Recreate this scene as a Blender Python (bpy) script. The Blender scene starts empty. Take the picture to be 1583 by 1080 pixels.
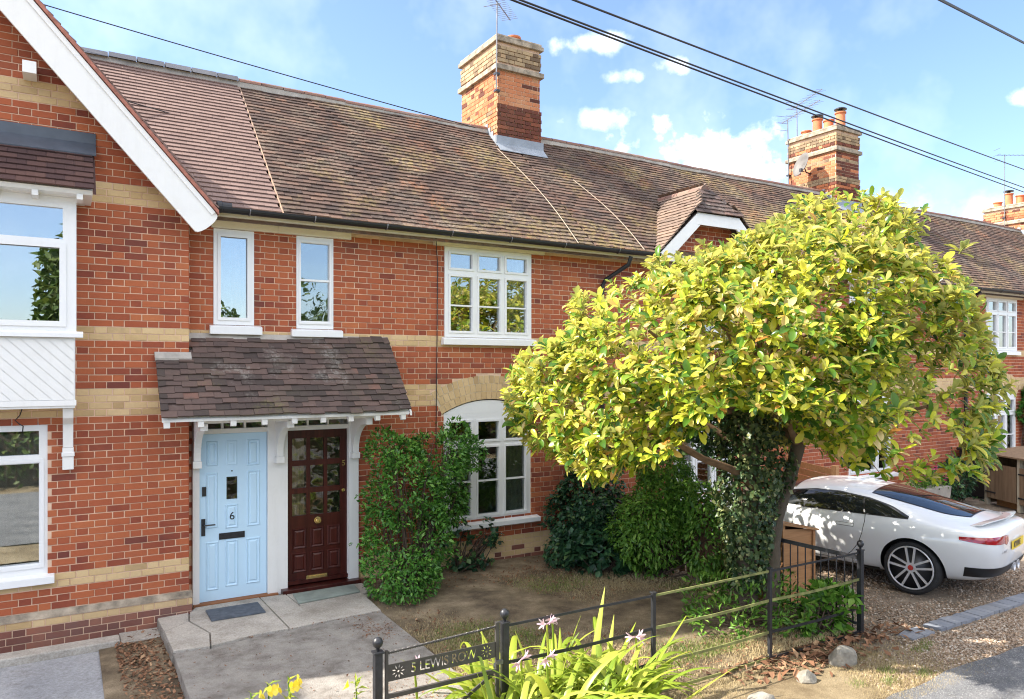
import bpy, bmesh, math, random
import numpy as np
from mathutils import Vector, Matrix
from mathutils.bvhtree import BVHTree
R = math.radians
rnd = random.Random(7)
rng = np.random.default_rng(11)
SC = bpy.context.scene
COL = SC.collection

# ------------------------------------------------------------------ camera
YAW = R(31.0); CAM_D = 9.45; CAM_Z = 2.78; FPX = 1150.0
cam = bpy.data.cameras.new('camera'); camo = bpy.data.objects.new('camera', cam); COL.objects.link(camo)
camo.location = (0, -CAM_D, CAM_Z); camo.rotation_euler = (R(90), 0, -YAW)
cam.sensor_width = 36.0; cam.lens = 36.0 * FPX / 1583.0; cam.shift_y = 30.0 / 1583.0
cam.clip_start = 0.1; cam.clip_end = 2000
SC.camera = camo

# ------------------------------------------------------------------ light
SUNDIR = Vector((-1.0, 0.44, 0.95)).normalized()
SUN_EL = math.asin(SUNDIR.z); SUN_AZ = math.atan2(SUNDIR.x, SUNDIR.y)
sun = bpy.data.lights.new('sun', 'SUN'); suno = bpy.data.objects.new('sun', sun); COL.objects.link(suno)
sun.energy = 5.0; sun.angle = R(0.55); sun.color = (1.0, 0.93, 0.82)
suno.rotation_euler = (-SUNDIR).to_track_quat('-Z', 'Y').to_euler(); suno.location = (-12, 6, 14)
SC.view_settings.view_transform = 'Standard'; SC.view_settings.look = 'None'
SC.view_settings.gamma = 1.0; SC.view_settings.exposure = 1.3
SC.cycles.use_denoising = True; SC.cycles.filter_width = 1.1
SC.cycles.max_bounces = 8; SC.cycles.transparent_max_bounces = 12

def cam_dir(u, v):
    a = (u - 791.5) / FPX; b = -(v - 570.0) / FPX
    c, s = math.cos(YAW), math.sin(YAW)
    return Vector((s + a * c, c - a * s, b)).normalized()

world = bpy.data.worlds.new('World'); SC.world = world; world.use_nodes = True
def build_world():
    nt = world.node_tree; N = nt.nodes; L = nt.links; N.clear()
    out = N.new('ShaderNodeOutputWorld'); bg = N.new('ShaderNodeBackground'); bg.inputs[1].default_value = 0.15
    sky = N.new('ShaderNodeTexSky'); sky.sky_type = 'NISHITA'; sky.sun_disc = False
    sky.sun_elevation = SUN_EL; sky.sun_rotation = SUN_AZ; sky.air_density = 1.0; sky.dust_density = 1.0; sky.ozone_density = 1.2
    tc = N.new('ShaderNodeTexCoord')
    def math_(op, a, b=None, c=None):
        n = N.new('ShaderNodeMath'); n.operation = op
        for i, q in enumerate((a, b, c)):
            if q is None: continue
            if hasattr(q, 'is_linked'): L.new(q, n.inputs[i])
            else: n.inputs[i].default_value = q
        return n.outputs[0]
    def dot(vec):
        n = N.new('ShaderNodeVectorMath'); n.operation = 'DOT_PRODUCT'; L.new(tc.outputs['Generated'], n.inputs[0]); n.inputs[1].default_value = vec; return n.outputs['Value']
    def noise(scale, detail, rough):
        n = N.new('ShaderNodeTexNoise'); n.inputs['Scale'].default_value = scale; n.inputs['Detail'].default_value = detail; n.inputs['Roughness'].default_value = rough
        L.new(tc.outputs['Generated'], n.inputs['Vector']); return n.outputs['Fac']
    n1 = noise(26, 8, 0.55); n2 = noise(5, 5, 0.6)
    # cumulus: each an ellipse of directions with a ragged edge
    total = None
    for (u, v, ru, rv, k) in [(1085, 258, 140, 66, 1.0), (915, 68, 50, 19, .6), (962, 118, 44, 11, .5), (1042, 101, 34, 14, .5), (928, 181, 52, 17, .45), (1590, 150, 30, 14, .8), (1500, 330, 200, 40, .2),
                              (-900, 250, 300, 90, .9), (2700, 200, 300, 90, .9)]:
        d = cam_dir(u, v); rt = Vector((math.cos(YAW), -math.sin(YAW), 0)); rt = (rt - d * rt.dot(d)).normalized(); up = rt.cross(d).normalized()
        dep = math.sqrt(FPX ** 2 + (u - 791) ** 2)
        a = math_('DIVIDE', dot(rt), ru / dep); b = math_('DIVIDE', dot(up), rv / dep)
        e = math_('ADD', math_('MULTIPLY', a, a), math_('MULTIPLY', b, b))
        fwd = math_('GREATER_THAN', dot(d), 0.2)
        m = math_('SUBTRACT', 1.0, e)
        m = math_('ADD', m, math_('MULTIPLY', math_('SUBTRACT', n1, 0.5), 5.6))
        mr = N.new('ShaderNodeMapRange'); mr.interpolation_type = 'SMOOTHSTEP'; L.new(m, mr.inputs[0])
        mr.inputs[1].default_value = -.2; mr.inputs[2].default_value = 2.2; mr.inputs[3].default_value = 0; mr.inputs[4].default_value = k
        r = math_('MULTIPLY', mr.outputs[0], fwd)
        total = r if total is None else math_('MAXIMUM', total, r)
    # bright cumulus added outside the view to lift the shade; masked out above the terrace
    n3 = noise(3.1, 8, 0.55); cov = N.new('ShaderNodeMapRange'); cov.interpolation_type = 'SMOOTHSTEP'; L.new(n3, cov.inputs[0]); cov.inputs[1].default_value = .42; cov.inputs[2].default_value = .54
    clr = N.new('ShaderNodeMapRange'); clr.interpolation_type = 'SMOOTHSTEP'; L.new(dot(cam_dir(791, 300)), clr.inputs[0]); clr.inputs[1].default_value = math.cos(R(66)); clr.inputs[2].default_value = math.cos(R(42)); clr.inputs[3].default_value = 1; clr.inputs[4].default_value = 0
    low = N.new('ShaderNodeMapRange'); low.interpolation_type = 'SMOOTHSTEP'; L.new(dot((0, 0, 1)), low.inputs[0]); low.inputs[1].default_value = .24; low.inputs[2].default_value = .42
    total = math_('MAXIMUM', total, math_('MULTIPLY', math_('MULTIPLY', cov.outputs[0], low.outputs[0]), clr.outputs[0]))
    wsp = N.new('ShaderNodeMapRange'); L.new(n2, wsp.inputs[0]); wsp.inputs[1].default_value = .5; wsp.inputs[2].default_value = .85; wsp.inputs[4].default_value = .16
    total = math_('MAXIMUM', total, wsp.outputs[0])
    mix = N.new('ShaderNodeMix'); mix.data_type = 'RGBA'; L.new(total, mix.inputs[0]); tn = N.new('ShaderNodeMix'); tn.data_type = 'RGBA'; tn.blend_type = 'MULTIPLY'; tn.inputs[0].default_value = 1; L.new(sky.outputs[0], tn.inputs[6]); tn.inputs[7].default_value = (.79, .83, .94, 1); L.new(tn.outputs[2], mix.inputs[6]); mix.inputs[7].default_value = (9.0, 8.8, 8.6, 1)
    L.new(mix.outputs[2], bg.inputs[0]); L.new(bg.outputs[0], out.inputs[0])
build_world()

# ------------------------------------------------------------------ materials
def _new(name):
    m = bpy.data.materials.new(name); m.use_nodes = True; nt = m.node_tree
    return m, nt, nt.nodes, nt.links, nt.nodes['Principled BSDF']
class NG:
    """small node helper"""
    def __init__(s, nt): s.nt = nt; s.N = nt.nodes; s.L = nt.links
    def put(s, inp, val):
        if hasattr(val, 'is_linked'): s.L.new(val, inp)
        elif isinstance(val, tuple) and len(val) == 3 and inp.type == 'RGBA': inp.default_value = val + (1,)
        else: inp.default_value = val
    def pos(s): return s.N.new('ShaderNodeNewGeometry').outputs['Position']
    def island(s):
        g = s.N.new('ShaderNodeNewGeometry'); o = s.N.new('ShaderNodeObjectInfo')
        return s.math('FRACT', s.math('ADD', s.math('MULTIPLY', g.outputs['Random Per Island'], 7.31), o.outputs['Random']))
    def obj(s): return s.N.new('ShaderNodeTexCoord').outputs['Object']
    def math(s, op, a, b=None, c=None):
        n = s.N.new('ShaderNodeMath'); n.operation = op
        for i, q in enumerate((a, b, c)):
            if q is not None: s.put(n.inputs[i], q)
        return n.outputs[0]
    def scale(s, vec, k):
        n = s.N.new('ShaderNodeVectorMath'); n.operation = 'MULTIPLY'; s.put(n.inputs[0], vec); n.inputs[1].default_value = k if isinstance(k, tuple) else (k, k, k); return n.outputs[0]
    def noise(s, vec, scale, detail=4, rough=.55):
        n = s.N.new('ShaderNodeTexNoise'); s.put(n.inputs['Vector'], vec); n.inputs['Scale'].default_value = scale; n.inputs['Detail'].default_value = detail; n.inputs['Roughness'].default_value = rough; return n.outputs['Fac']
    def ramp(s, fac, stops, interp='LINEAR'):
        n = s.N.new('ShaderNodeValToRGB'); s.put(n.inputs[0], fac); e = n.color_ramp.elements; n.color_ramp.interpolation = interp
        while len(e) < len(stops): e.new(.5)
        for q, (p, c) in zip(e, stops):
            q.position = p; q.color = (c if isinstance(c, tuple) else (c, c, c)) + (1,)
        return n.outputs[0]
    def mix(s, fac, a, b, mode='MIX'):
        n = s.N.new('ShaderNodeMix'); n.data_type = 'RGBA'; n.blend_type = mode; s.put(n.inputs[0], fac); s.put(n.inputs[6], a); s.put(n.inputs[7], b); return n.outputs[2]
    def bump(s, h, strength=.3, dist=.01):
        n = s.N.new('ShaderNodeBump'); s.put(n.inputs['Height'], h); n.inputs['Strength'].default_value = strength; n.inputs['Distance'].default_value = dist; return n.outputs[0]

def m_plain(name, col, rough=.5, var=.12, scale=6, metal=0, bump=0, bscale=40, spec=.5, coat=0):
    m, nt, N, L, P = _new(name); g = NG(nt); p = g.pos()
    n = g.noise(p, scale, 5, .6)
    lo = tuple(c * (1 - var) for c in col); hi = tuple(min(1, c * (1 + var)) for c in col)
    L.new(g.ramp(n, [(.3, lo), (.7, hi)]), P.inputs['Base Color'])
    P.inputs['Roughness'].default_value = rough; P.inputs['Metallic'].default_value = metal; P.inputs['Specular IOR Level'].default_value = spec
    if coat: P.inputs['Coat Weight'].default_value = coat; P.inputs['Coat Roughness'].default_value = .03
    if bump: L.new(g.bump(g.noise(p, bscale, 4), bump, .01), P.inputs['Normal'])
    return m
def m_pieces(name, stops, rough=.85, stain=(.05, .04, .035), stain_amt=.35, sscale=1.3, lichen=None, bump=.35, bscale=60, extra=None):
    """pieces of one kind (bricks, tiles, stones): a colour per piece, then stains with a shape of their own"""
    m, nt, N, L, P = _new(name); g = NG(nt); p = g.pos()
    isl = g.math('ADD', g.math('MULTIPLY', g.island(), .84), g.math('MULTIPLY', g.math('SUBTRACT', g.noise(p, 1.7, 4, .6), .42), .5)); c = g.ramp(isl, stops)
    c = g.mix(g.math('MULTIPLY', g.noise(p, 38, 5, .7), .5), c, g.mix(1, c, (.55, .5, .5), 'MULTIPLY'))
    st = g.ramp(g.noise(p, sscale, 6, .65), [(.48, 0.0), (.72, stain_amt)])
    c = g.mix(st, c, stain)
    if lichen:
        for (lc, lo, hi, ls, amt) in lichen:
            big = g.ramp(g.noise(p, ls, 4, .6), [(lo, 0.0), (hi, 1.0)]); fine = g.ramp(g.noise(p, ls * 14, 5, .75), [(.44, 0.0), (.58, 1.0)])
            c = g.mix(g.math('MULTIPLY', g.math('MULTIPLY', big, fine), amt), c, lc)
    L.new(c, P.inputs['Base Color']); P.inputs['Roughness'].default_value = rough; P.inputs['Specular IOR Level'].default_value = .25
    L.new(g.bump(g.noise(p, bscale, 5, .7), bump, .008), P.inputs['Normal'])
    return m
def m_leaf(name, stops, trans=.35, rough=.45, under=None):
    m, nt, N, L, P = _new(name); g = NG(nt)
    c = g.ramp(g.island(), stops)
    if under:
        gg = N.new('ShaderNodeNewGeometry'); c = g.mix(gg.outputs['Backfacing'], c, g.mix(.6, c, under))
    L.new(c, P.inputs['Base Color']); P.inputs['Roughness'].default_value = rough; P.inputs['Specular IOR Level'].default_value = .4
    t = N.new('ShaderNodeBsdfTranslucent'); L.new(g.mix(.5, c, g.mix(1, c, (1.0, 1.0, .35), 'MULTIPLY')), t.inputs[0])
    mx = N.new('ShaderNodeMixShader'); mx.inputs[0].default_value = trans
    L.new(P.outputs[0], mx.inputs[1]); L.new(t.outputs[0], mx.inputs[2]); L.new(mx.outputs[0], N['Material Output'].inputs[0])
    return m
def m_glass(name, tint=(.75, .8, .8), refl=.22, wav=.0):
    m, nt, N, L, P = _new(name); g = NG(nt); N.remove(P)
    tr = N.new('ShaderNodeBsdfTransparent'); tr.inputs[0].default_value = tint + (1,)
    gl = N.new('ShaderNodeBsdfGlossy'); gl.inputs[1].default_value = .0 if not wav else .01; gl.inputs[0].default_value = (1, 1, 1, 1)
    fr = N.new('ShaderNodeFresnel'); fr.inputs[0].default_value = 1.5
    fac = g.math('MINIMUM', g.math('ADD', g.math('MULTIPLY', fr.outputs[0], 1.6), refl), 1.0)
    if wav: L.new(g.bump(g.noise(g.pos(), 3.0, 2), wav, .05), gl.inputs['Normal'])
    mx = N.new('ShaderNodeMixShader'); L.new(fac, mx.inputs[0]); L.new(tr.outputs[0], mx.inputs[1]); L.new(gl.outputs[0], mx.inputs[2]); L.new(mx.outputs[0], N['Material Output'].inputs[0])
    return m
def m_ground(name, c1, c2, c3, scale=1.0, rough=.95, bump=.5, speck=None):
    m, nt, N, L, P = _new(name); g = NG(nt); p = g.pos()
    c = g.ramp(g.noise(p, 1.6 * scale, 6, .65), [(.35, c1), (.52, c2), (.68, c3)])
    f = g.noise(p, 60 * scale, 4, .8); c = g.mix(g.ramp(f, [(.35, 0.0), (.7, .75)]), c, g.mix(1, c, (.45, .43, .4), 'MULTIPLY')); c = g.mix(g.ramp(g.noise(p, 5.0 * scale, 7, .75), [(.54, 0.0), (.68, .45)]), c, g.mix(1, c, (.5, .46, .4), 'MULTIPLY'))
    if speck: c = g.mix(g.ramp(g.noise(p, 75 * scale, 3, .6), [(.57, 0.0), (.64, speck[1])]), c, speck[0])
    L.new(c, P.inputs['Base Color']); P.inputs['Roughness'].default_value = rough; P.inputs['Specular IOR Level'].default_value = .2
    L.new(g.bump(g.noise(p, 45 * scale, 6, .75), bump, .02), P.inputs['Normal'])
    return m
def m_wood(name, c1, c2, axis=2, scale=1.0, rough=.7):
    m, nt, N, L, P = _new(name); g = NG(nt)
    k = [22, 22, 22]; k[axis] = 1.6
    n = g.noise(g.scale(g.pos(), tuple(q * scale for q in k)), 1.0, 6, .65)
    c = g.ramp(n, [(.3, c1), (.7, c2)])
    isl = g.island(); c = g.mix(g.math('MULTIPLY', isl, .35), c, g.mix(1, c, (.55, .5, .48), 'MULTIPLY'))
    L.new(c, P.inputs['Base Color']); P.inputs['Roughness'].default_value = rough; P.inputs['Specular IOR Level'].default_value = .3
    L.new(g.bump(n, .3, .005), P.inputs['Normal'])
    return m

M = {}
M['red'] = m_pieces('red_brick', [(0, (.2, .06, .045)), (.08, (.29, .075, .045)), (.18, (.37, .1, .05)), (.5, (.45, .122, .056)), (.85, (.5, .15, .064)), (.96, (.56, .2, .085)), (1, (.6, .24, .1))], stain=(.3, .12, .075), stain_amt=.3)
M['buff'] = m_pieces('buff_brick', [(0, (.5, .34, .17)), (.15, (.66, .47, .24)), (.6, (.76, .56, .31)), (.9, (.7, .5, .26)), (1, (.42, .3, .18))], stain=(.36, .27, .18), stain_amt=.4)
M['plinth'] = m_pieces('plinth_brick', [(0, (.17, .075, .06)), (.5, (.25, .1, .075)), (.9, (.34, .14, .09)), (1, (.15, .08, .07))], stain=(.16, .11, .1), stain_amt=.6)
M['soot'] = m_pieces('sooty_shade_brick', [(0, (.1, .035, .025)), (.5, (.17, .055, .035)), (.85, (.24, .08, .045)), (1, (.4, .14, .07))], stain=(.08, .05, .04), stain_amt=.5)
M['worn'] = m_pieces('worn_brick', [(0, (.42, .14, .06)), (.5, (.55, .2, .09)), (1, (.5, .27, .14))], stain=(.5, .34, .2), stain_amt=.4)
M['mortar'] = m_plain('lime_mortar', (.66, .46, .33), .95, .2, 5, bump=.3, bscale=90, spec=.1)
M['tile_old'] = m_pieces('old_clay_tile', [(0, (.06, .042, .036)), (.3, (.1, .066, .053)), (.7, (.14, .088, .068)), (.93, (.18, .108, .078)), (1, (.33, .13, .07))], stain=(.07, .055, .05), stain_amt=.6, sscale=2.2,
                         lichen=[((.4, .3, .11), .5, .66, .75, .55), ((.33, .28, .21), .46, .7, 1.9, .5), ((.4, .16, .07), .56, .7, 1.3, .5)])
M['tile_new'] = m_pieces('new_clay_tile', [(0, (.215, .145, .125)), (.5, (.25, .17, .145)), (1, (.29, .2, .17))], stain=(.14, .1, .1), stain_amt=.2, bump=.15)
M['tile_dark'] = m_pieces('dark_plain_tile', [(0, (.06, .035, .035)), (.5, (.1, .055, .05)), (1, (.14, .075, .06))], stain=(.05, .04, .04), stain_amt=.3, bump=.15)
M['tile_porch'] = m_pieces('porch_clay_tile', [(0, (.07, .055, .05)), (.4, (.11, .08, .072)), (.85, (.16, .108, .092)), (.95, (.23, .12, .09)), (1, (.42, .17, .1))], stain=(.09, .08, .06), stain_amt=.5, sscale=2.5,
                           lichen=[((.4, .38, .34), .58, .72, 2.0, .55), ((.2, .2, .06), .58, .74, 1.6, .5)])
M['ridge_clay'] = m_pieces('ridge_clay', [(0, (.16, .09, .075)), (1, (.28, .15, .11))], stain=(.3, .27, .22), stain_amt=.5)
M['ridge_blue'] = m_pieces('ridge_blue', [(0, (.055, .06, .075)), (1, (.1, .105, .125))], stain=(.2, .2, .2), stain_amt=.3)
def m_paint(name, col, dirt=(.5, .47, .4), amt=.22, rough=.4):
    m, nt, N, L, P = _new(name); g = NG(nt); p = g.pos()
    a = g.ramp(g.noise(g.scale(p, (9, 9, 1.2)), 1.0, 6, .7), [(.5, 0.0), (.8, amt)]); b = g.ramp(g.noise(p, 4.0, 6, .7), [(.52, 0.0), (.75, amt * .8)])
    L.new(g.mix(g.math('MAXIMUM', a, b), col, dirt), P.inputs['Base Color']); P.inputs['Roughness'].default_value = rough
    L.new(g.bump(g.noise(g.scale(p, (40, 40, 8)), 1.0, 4), .08, .004), P.inputs['Normal']); return m
M['white'] = m_paint('white_paint', (.82, .81, .79))
M['upvc'] = m_paint('white_frame', (.83, .83, .83), amt=.12, rough=.28)
M['oldbuff'] = m_pieces('sooty_buff_brick', [(0, (.16, .11, .07)), (.3, (.34, .25, .15)), (.7, (.46, .34, .2)), (1, (.5, .3, .16))], stain=(.09, .07, .055), stain_amt=.75, sscale=2.4)
M['cream'] = m_plain('cream_paint', (.74, .68, .54), .5, .06, 3)
M['stone'] = m_plain('render_stone', (.4, .37, .33), .9, .25, 5, bump=.4)
M['lead'] = m_plain('lead_sheet', (.26, .29, .33), .5, .2, 4, metal=.2, bump=.1)
M['leaddark'] = m_plain('dark_lead', (.075, .09, .115), .45, .2, 4, bump=.1)
M['blackplastic'] = m_plain('black_plastic', (.012, .013, .016), .5, .2, 5)
M['iron'] = m_plain('painted_iron', (.022, .023, .027), .38, .4, 18, bump=.25, bscale=80)
M['irongreen'] = m_plain('algae_painted_iron', (.2, .21, .07), .8, .5, 9, bump=.3, bscale=60)
M['steel'] = m_plain('galvanised_steel', (.2, .2, .21), .45, .3, 9, metal=.6)
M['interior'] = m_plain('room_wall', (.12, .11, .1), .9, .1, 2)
M['curtain'] = m_plain('curtain_cloth', (.6, .53, .43), .9, .1, 4)
M['glass'] = m_glass('window_glass', refl=.2)
M['glass_old'] = m_glass('old_window_glass', refl=.2, wav=.03)
M['glass_dim'] = m_glass('dim_window_glass', refl=.06, wav=.02)
M['glass_mid'] = m_glass('bay_window_glass', refl=.32)
M['terracotta'] = m_plain('terracotta', (.5, .17, .075), .8, .25, 5, bump=.2)
M['blue_door'] = m_paint('pale_blue_door_paint', (.56, .77, .94), dirt=(.45, .58, .7), amt=.12)
M['mahogany'] = m_wood('dark_red_wood', (.035, .008, .007), (.085, .018, .013), 2, 1.0, .3)
M['oak_sill'] = m_wood('brown_wood_sill', (.2, .08, .035), (.33, .14, .06), 0)
M['brass'] = m_plain('brass', (.7, .5, .2), .25, .1, 20, metal=.9)
M['obscure'] = m_glass('patterned_glass', tint=(.75, .75, .72), refl=.0, wav=.9)
M['concrete'] = m_ground('path_concrete', (.3, .27, .24), (.46, .43, .395), (.56, .52, .475), 2.2, bump=1.2, speck=((.6, .56, .5), .5))
M['concrete_smooth'] = m_ground('slab_concrete', (.34, .31, .27), (.49, .455, .41), (.6, .555, .5), .8, bump=.3)
M['slab_blue'] = m_ground('grey_slab', (.3, .31, .335), (.38, .39, .415), (.45, .45, .46), .6, bump=.25)
M['asphalt'] = m_ground('asphalt', (.15, .155, .17), (.22, .225, .24), (.29, .29, .295), 1.2, bump=1.2, speck=((.5, .49, .47), .7))
M['capstone'] = m_plain('sooty_cap_stone', (.3, .25, .19), .95, .55, 7, bump=.6)
M['soil'] = m_ground('dry_soil', (.13, .1, .07), (.25, .195, .13), (.4, .32, .22), 1.5, bump=.8)
M['verge'] = m_ground('dry_verge', (.2, .15, .09), (.33, .26, .16), (.43, .35, .23), 1.2, bump=.8)
M['gravelbed'] = m_ground('gravel_bed', (.22, .17, .13), (.32, .26, .2), (.42, .35, .28), 2.0, bump=.9)
# ------------------------------------------------------------------ mesh helpers
W = {}
def thing(name, label, cat, loc, group=None, rotz=0, local=False):
    o = bpy.data.objects.new(name, None); COL.objects.link(o); o.empty_display_size = .2
    o.location = loc; o.rotation_euler = (0, 0, rotz); o['label'] = label; o['category'] = cat
    if group: o['group'] = group
    W[o] = Vector((0, 0, 0)) if local else Vector(loc)
    return o
def tag(o, label, cat, group=None):
    o['label'] = label; o['category'] = cat
    if group: o['group'] = group
    return o
def link_mesh(name, me, parent=None, at=None):
    """me has vertices in build coordinates; the object's origin goes to its bounding-box centre (or at)"""
    n = len(me.vertices); co = np.empty(n * 3, 'f'); me.vertices.foreach_get('co', co); co = co.reshape(-1, 3)
    c = (co.min(0) + co.max(0)) / 2 if at is None else np.array(at, 'f')
    if parent is None and at is None: c[2] = co[:, 2].min()
    me.vertices.foreach_set('co', (co - c).astype('f').ravel()); me.update()
    o = bpy.data.objects.new(name, me); COL.objects.link(o); c = Vector([float(q) for q in c])
    if parent is not None: o.parent = parent; o.location = c - W[parent]
    else: o.location = c
    W[o] = c
    return o
def place(name, me, loc, parent, rot=None):
    """a copy sharing mesh data (mesh is local), loc in build coordinates"""
    o = bpy.data.objects.new(name, me); COL.objects.link(o); o.parent = parent; o.location = Vector(loc) - W[parent]
    if rot is not None: o.rotation_euler = rot
    return o
def np_mesh(name, verts, faces, mats, midx=None, smooth=False):
    me = bpy.data.meshes.new(name); verts = np.asarray(verts, 'f').reshape(-1, 3); faces = np.asarray(faces, 'i')
    k = faces.shape[1]; nf = len(faces)
    me.vertices.add(len(verts)); me.vertices.foreach_set('co', verts.ravel())
    me.loops.add(nf * k); me.loops.foreach_set('vertex_index', faces.ravel())
    me.polygons.add(nf); me.polygons.foreach_set('loop_start', np.arange(nf, dtype='i') * k); me.polygons.foreach_set('loop_total', np.full(nf, k, 'i'))
    for m in (mats if isinstance(mats, (list, tuple)) else [mats]): me.materials.append(m)
    if midx is not None: me.polygons.foreach_set('material_index', np.asarray(midx, 'i'))
    me.polygons.foreach_set('use_smooth', np.full(nf, bool(smooth)))
    me.update(calc_edges=True); return me
class MB:
    def __init__(s): s.v = []; s.f = []; s.m = []
    def add(s, vs, fs, m=0):
        b = len(s.v); s.v += [tuple(v) for v in vs]; s.f += [tuple(b + i for i in f) for f in fs]; s.m += [m] * len(fs); return s
    def box(s, x0, x1, y0, y1, z0, z1, m=0):
        return s.add([(x0, y0, z0), (x1, y0, z0), (x1, y1, z0), (x0, y1, z0), (x0, y0, z1), (x1, y0, z1), (x1, y1, z1), (x0, y1, z1)],
                     [(3, 2, 1, 0), (4, 5, 6, 7), (0, 1, 5, 4), (1, 2, 6, 5), (2, 3, 7, 6), (3, 0, 4, 7)], m)
    def hexa(s, p, m=0):
        return s.add(p, [(3, 2, 1, 0), (4, 5, 6, 7), (0, 1, 5, 4), (1, 2, 6, 5), (2, 3, 7, 6), (3, 0, 4, 7)], m)
    def bar(s, a, b, w, h, m=0, up=(0, 0, 1)):
        a = Vector(a); b = Vector(b); d = (b - a).normalized(); up = Vector(up)
        if abs(d.dot(up)) > .98: up = Vector((0, 1, 0))
        r = d.cross(up).normalized() * (w / 2); u = r.cross(d).normalized() * (h / 2)
        return s.hexa([a - r - u, a + r - u, b + r - u, b - r - u, a - r + u, a + r + u, b + r + u, b - r + u], m)
    def extrude(s, poly, f, m=0):
        """poly: list of 2D points; f(p, k) -> 3D for k=0,1"""
        n = len(poly); vs = [f(p, 0) for p in poly] + [f(p, 1) for p in poly]
        return s.add(vs, [tuple(range(n))[::-1], tuple(range(n, 2 * n))] + [(i, (i + 1) % n, n + (i + 1) % n, n + i) for i in range(n)], m)
    def tube(s, pts, r, n=8, m=0, caps=True):
        pts = [Vector(p) for p in pts]; rs = r if isinstance(r, (list, tuple)) else [r] * len(pts); b = len(s.v); k = len(pts)
        t0 = (pts[1] - pts[0]).normalized(); ref = Vector((0, 0, 1)) if abs(t0.z) < .9 else Vector((1, 0, 0)); x = t0.cross(ref).normalized()
        for i, p in enumerate(pts):
            t = (pts[min(i + 1, k - 1)] - pts[max(i - 1, 0)]).normalized(); x = (x - t * x.dot(t)).normalized(); y = t.cross(x)
            for j in range(n):
                a = 2 * math.pi * j / n; s.v.append(tuple(p + (x * math.cos(a) + y * math.sin(a)) * rs[i]))
        for i in range(k - 1):
            for j in range(n):
                s.f.append((b + i * n + j, b + i * n + (j + 1) % n, b + (i + 1) * n + (j + 1) % n, b + (i + 1) * n + j)); s.m.append(m)
        if caps: s.f.append(tuple(b + j for j in range(n))[::-1]); s.f.append(tuple(b + (k - 1) * n + j for j in range(n))); s.m += [m, m]
        return s
    def lathe(s, prof, c, n=16, m=0, axis=2):
        b = len(s.v); k = len(prof)
        for r, z in prof:
            for j in range(n):
                a = 2 * math.pi * j / n; q = [r * math.cos(a), r * math.sin(a), z]
                if axis == 0: q = [q[2], q[0], q[1]]
                if axis == 1: q = [q[1], q[2], q[0]]
                s.v.append((c[0] + q[0], c[1] + q[1], c[2] + q[2]))
        for i in range(k - 1):
            for j in range(n): s.f.append((b + i * n + j, b + i * n + (j + 1) % n, b + (i + 1) * n + (j + 1) % n, b + (i + 1) * n + j)); s.m.append(m)
        s.f.append(tuple(b + j for j in range(n))[::-1]); s.f.append(tuple(b + (k - 1) * n + j for j in range(n))); s.m += [m, m]
        return s
    def mesh(s, name, mats, smooth=False):
        me = bpy.data.meshes.new(name); me.from_pydata(s.v, [], s.f)
        for m in (mats if isinstance(mats, (list, tuple)) else [mats]): me.materials.append(M[m] if isinstance(m, str) else m)
        me.polygons.foreach_set('material_index', s.m)
        if smooth: me.polygons.foreach_set('use_smooth', [True] * len(s.f))
        me.update(); return me
    def part(s, name, mats, parent=None, smooth=False, bevel=0, at=None):
        o = link_mesh(name, s.mesh(name, mats, smooth), parent, at)
        if bevel:
            b = o.modifiers.new('bevel', 'BEVEL'); b.width = bevel; b.segments = 2; b.limit_method = 'ANGLE'
        return o
def structure(o): o['kind'] = 'structure'; return o
def stuff(o): o['kind'] = 'stuff'; return o
def auto_smooth(o, ang=35):
    me = o.data; me.polygons.foreach_set('use_smooth', [True] * len(me.polygons))
    me.set_sharp_from_angle(angle=R(ang))

def proj(p):
    c, s = math.cos(YAW), math.sin(YAW); x, y, z = p[0], p[1] + CAM_D, p[2]; d = x * s + y * c
    return (791.5 + FPX * (x * c - y * s) / max(d, .01), 570 - FPX * (z - CAM_Z) / max(d, .01), d)
def ray_at(u, v, d):
    a = (u - 791.5) / FPX; b = -(v - 570.0) / FPX; c, s = math.cos(YAW), math.sin(YAW)
    return Vector(((s + a * c) * d, -CAM_D + (c - a * s) * d, CAM_Z + b * d))
def in_frame(p, m=0):
    u, v, d = proj(p); return -m < u < 1583 + m and -m < v < 1080 + m and d > 0

def rect_cells(outer, holes):
    """outer rectangle minus hole rectangles, as rectangles (x0,x1,z0,z1)"""
    x0, x1, z0, z1 = outer; zs = sorted({z0, z1, *[min(max(h[2], z0), z1) for h in holes], *[min(max(h[3], z0), z1) for h in holes]}); out = []
    for za, zb in zip(zs, zs[1:]):
        if zb - za < 1e-6: continue
        zc = (za + zb) / 2; x = x0
        for h in sorted([h for h in holes if h[2] < zc < h[3] and h[1] > x0 and h[0] < x1]):
            if h[0] > x + 1e-6: out.append((x, h[0], za, zb))
            x = max(x, h[1])
        if x < x1 - 1e-6: out.append((x, x1, za, zb))
    return out

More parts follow.
